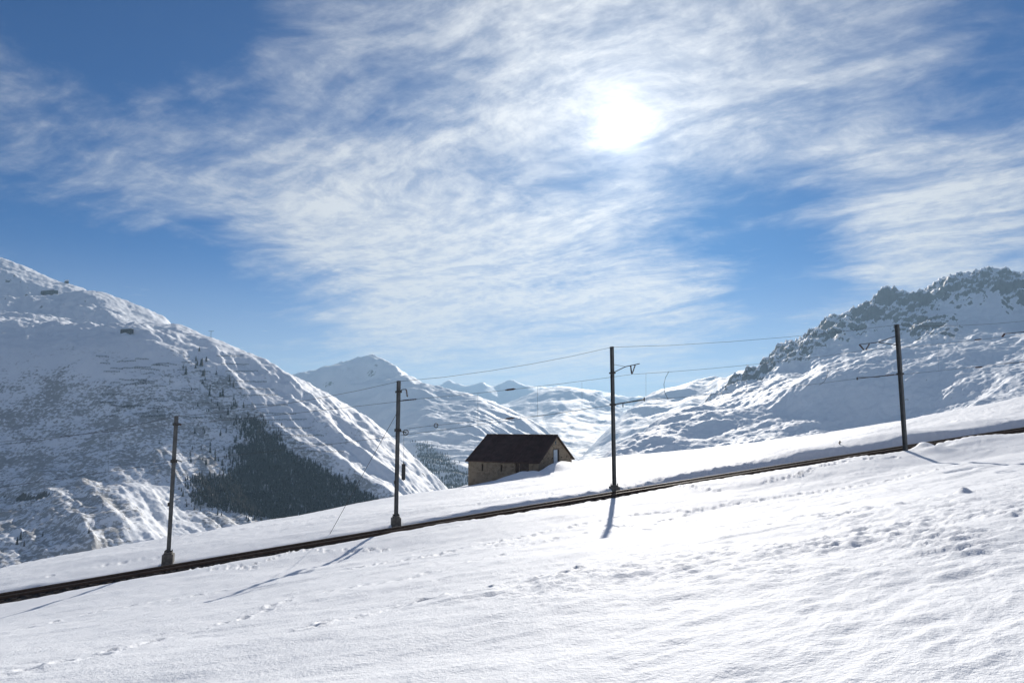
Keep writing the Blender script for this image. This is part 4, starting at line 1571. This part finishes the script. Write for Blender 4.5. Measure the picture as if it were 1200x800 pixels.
for px, py, h, lab in spots:
    x, y, z = hit(HL, px, py, 1100, 3000, 600)
    o = link('conifer_tree', rs.choice(cmesh))
    o.location = (x, y, z - 0.6)
    o.scale = (h * rs.uniform(.85, 1.15), h * rs.uniform(.85, 1.15), h)
    o.rotation_euler = (0, 0, rs.uniform(0, 6.28))
    tag(o, lab, 'tree', 'scattered conifers on the left mountain')


def avalanche_fence(px0, px1, py, tilt, label):
    n = max(3, int(abs(px1 - px0) / 3))
    m = MB()
    pts = []
    for i in range(n + 1):
        px = px0 + (px1 - px0) * i / n
        x, y, z = hit(HL, px, py + tilt * i / n, 1700, 3100, 450)
        pts.append(Vector((x, y, z)))
    c = pts[len(pts) // 2].copy()
    root = empty('avalanche_fence', c, 0)
    hgt = 3.8
    for zz in (1.2, 2.5, hgt):
        m = MB()
        for a, b in zip(pts[:-1], pts[1:]):
            if (a - b).length < 90:
                m.bar(a - c + Vector((0, 0, zz)), b - c + Vector((0, 0, zz)), 0.3, 0.5)
        if m.v:
            m.build('rail', MAT['iron'], root)
    m = MB()
    for a in pts:
        m.bar(a - c + Vector((0, 0, -1)), a - c + Vector((0, -1.2, hgt)), 0.4, 0.4)
        m.bar(a - c + Vector((0, -3.5, -1)), a - c + Vector((0, -0.8, hgt * .7)), 0.3, 0.3)
    m.build('posts', MAT['iron'], root)
    tag(root, label, 'avalanche fence', 'avalanche fences on the left mountain')


def xr1(py):
    return float(np.interp(py, [402, 440, 475, 503, 530, 555], [240, 262, 285, 310, 345, 390]))


def xr2(py):
    return float(np.interp(py, [408, 440, 482, 525, 560], [278, 310, 350, 400, 450]))


rs = random.Random(31)
for py in (418, 427, 436, 447, 456, 464, 475, 484, 493, 502, 511, 520, 530):
    a, b = xr1(py) + 5, xr2(py) - 3
    if b - a > 8:
        avalanche_fence(a, b - rs.uniform(0, 6), py, rs.uniform(-1, 2), 'long row of steel avalanche barriers across the gully behind the wooded spur')
for k in range(62):
    px = rs.uniform(112, 262)
    py = rs.uniform(418, 492)
    if px > xr1(py) - 14:
        px -= 60
    avalanche_fence(px, px + rs.uniform(9, 24), py, rs.uniform(-1, 1.5), 'short row of steel avalanche barriers on the shrubby shaded slope')


def far_building(px, py, wpx, hpx, label, name, y0, y1, nwin, snowy=True):
    x, y, z = hit(HL, px, py, y0, y1, 700)
    k = y / FOC
    w, h = wpx * k, hpx * k
    d = w * 0.3
    root = empty(name, (x, y, z), -0.35)
    tag(root, label, 'building')
    b = MB()
    b.box(-w / 2, -d / 2, -h * 5, w / 2, d / 2, h * 0.62)
    b.box(-w * .5, -d * .62, -h * 5, -w * .18, d * .45, h * 0.55)
    b.build('wall', MAT['stonefar'], root)
    rf = MB()
    zz = h * .62
    vs = [(-w * .54, -d * .62, zz), (w * .54, -d * .62, zz), (w * .54, d * .62, zz), (-w * .54, d * .62, zz), (-w * .54, 0, zz + h * .4), (w * .54, 0, zz + h * .4)]
    rf.add(vs, [(0, 1, 5, 4), (2, 3, 4, 5), (0, 4, 3), (1, 2, 5), (3, 2, 1, 0)])
    rf.build('roof', MAT['snow'] if snowy else MAT['roof'], root)
    for i in range(nwin):
        xw = -w * .12 + i * w * .55 / nwin
        MB().box(xw, -d / 2 - .25, h * .05, xw + w * .3 / nwin, -d / 2 + .05, h * .38).build('window', MAT['darkglass'], root)


far_building(58, 345, 20, 7, 'large dark cable car station high on the sunlit shoulder', 'cable_station', 2300, 5800, 5)
far_building(149, 389, 15, 5, 'low dark mountain restaurant on the sunny alp with long roof', 'mountain_restaurant', 2200, 4600, 4)
far_building(78, 332, 5, 4, 'tiny dark hut on the skyline of the left mountain', 'hut', 2800, 5800, 1)


def pylon(px, py, hpx, label):
    x, y, z = hit(HL, px, py, 2300, 4800, 1100)
    h = hpx * y / FOC
    root = empty('cableway_pylon', (x, y, z - 1), 0.4)
    tag(root, label, 'pylon', 'cableway pylons on the skyline ridge')
    m = MB()
    for sx, sy in ((-1, -1), (1, -1), (1, 1), (-1, 1)):
        m.bar((sx * h * .11, sy * h * .11, 0), (sx * h * .03, sy * h * .03, h), 0.5, 0.5)
    for k in range(5):
        f0, f1 = k / 5, (k + 1) / 5
        r0, r1 = h * (.11 - .08 * f0), h * (.11 - .08 * f1)
        m.bar((-r0, -r0, h * f0), (r1, -r1, h * f1), .3, .3)
        m.bar((r0, -r0, h * f0), (-r1, -r1, h * f1), .3, .3)
    m.build('lattice_tower', MAT['iron'], root)
    m = MB()
    m.bar((-h * .34, 0, h * .97), (h * .34, 0, h * .97), 1.2, 1.1)
    m.bar((-h * .34, 0, h * .97), (0, 0, h * .82), .5, .5)
    m.bar((h * .34, 0, h * .97), (0, 0, h * .82), .5, .5)
    m.build('crossarm', MAT['iron'], root)


pylon(199, 375.5, 9, 'dark lattice cableway pylon higher up the skyline ridge')
pylon(247, 396, 9, 'dark lattice cableway pylon above the top of the wooded spur')
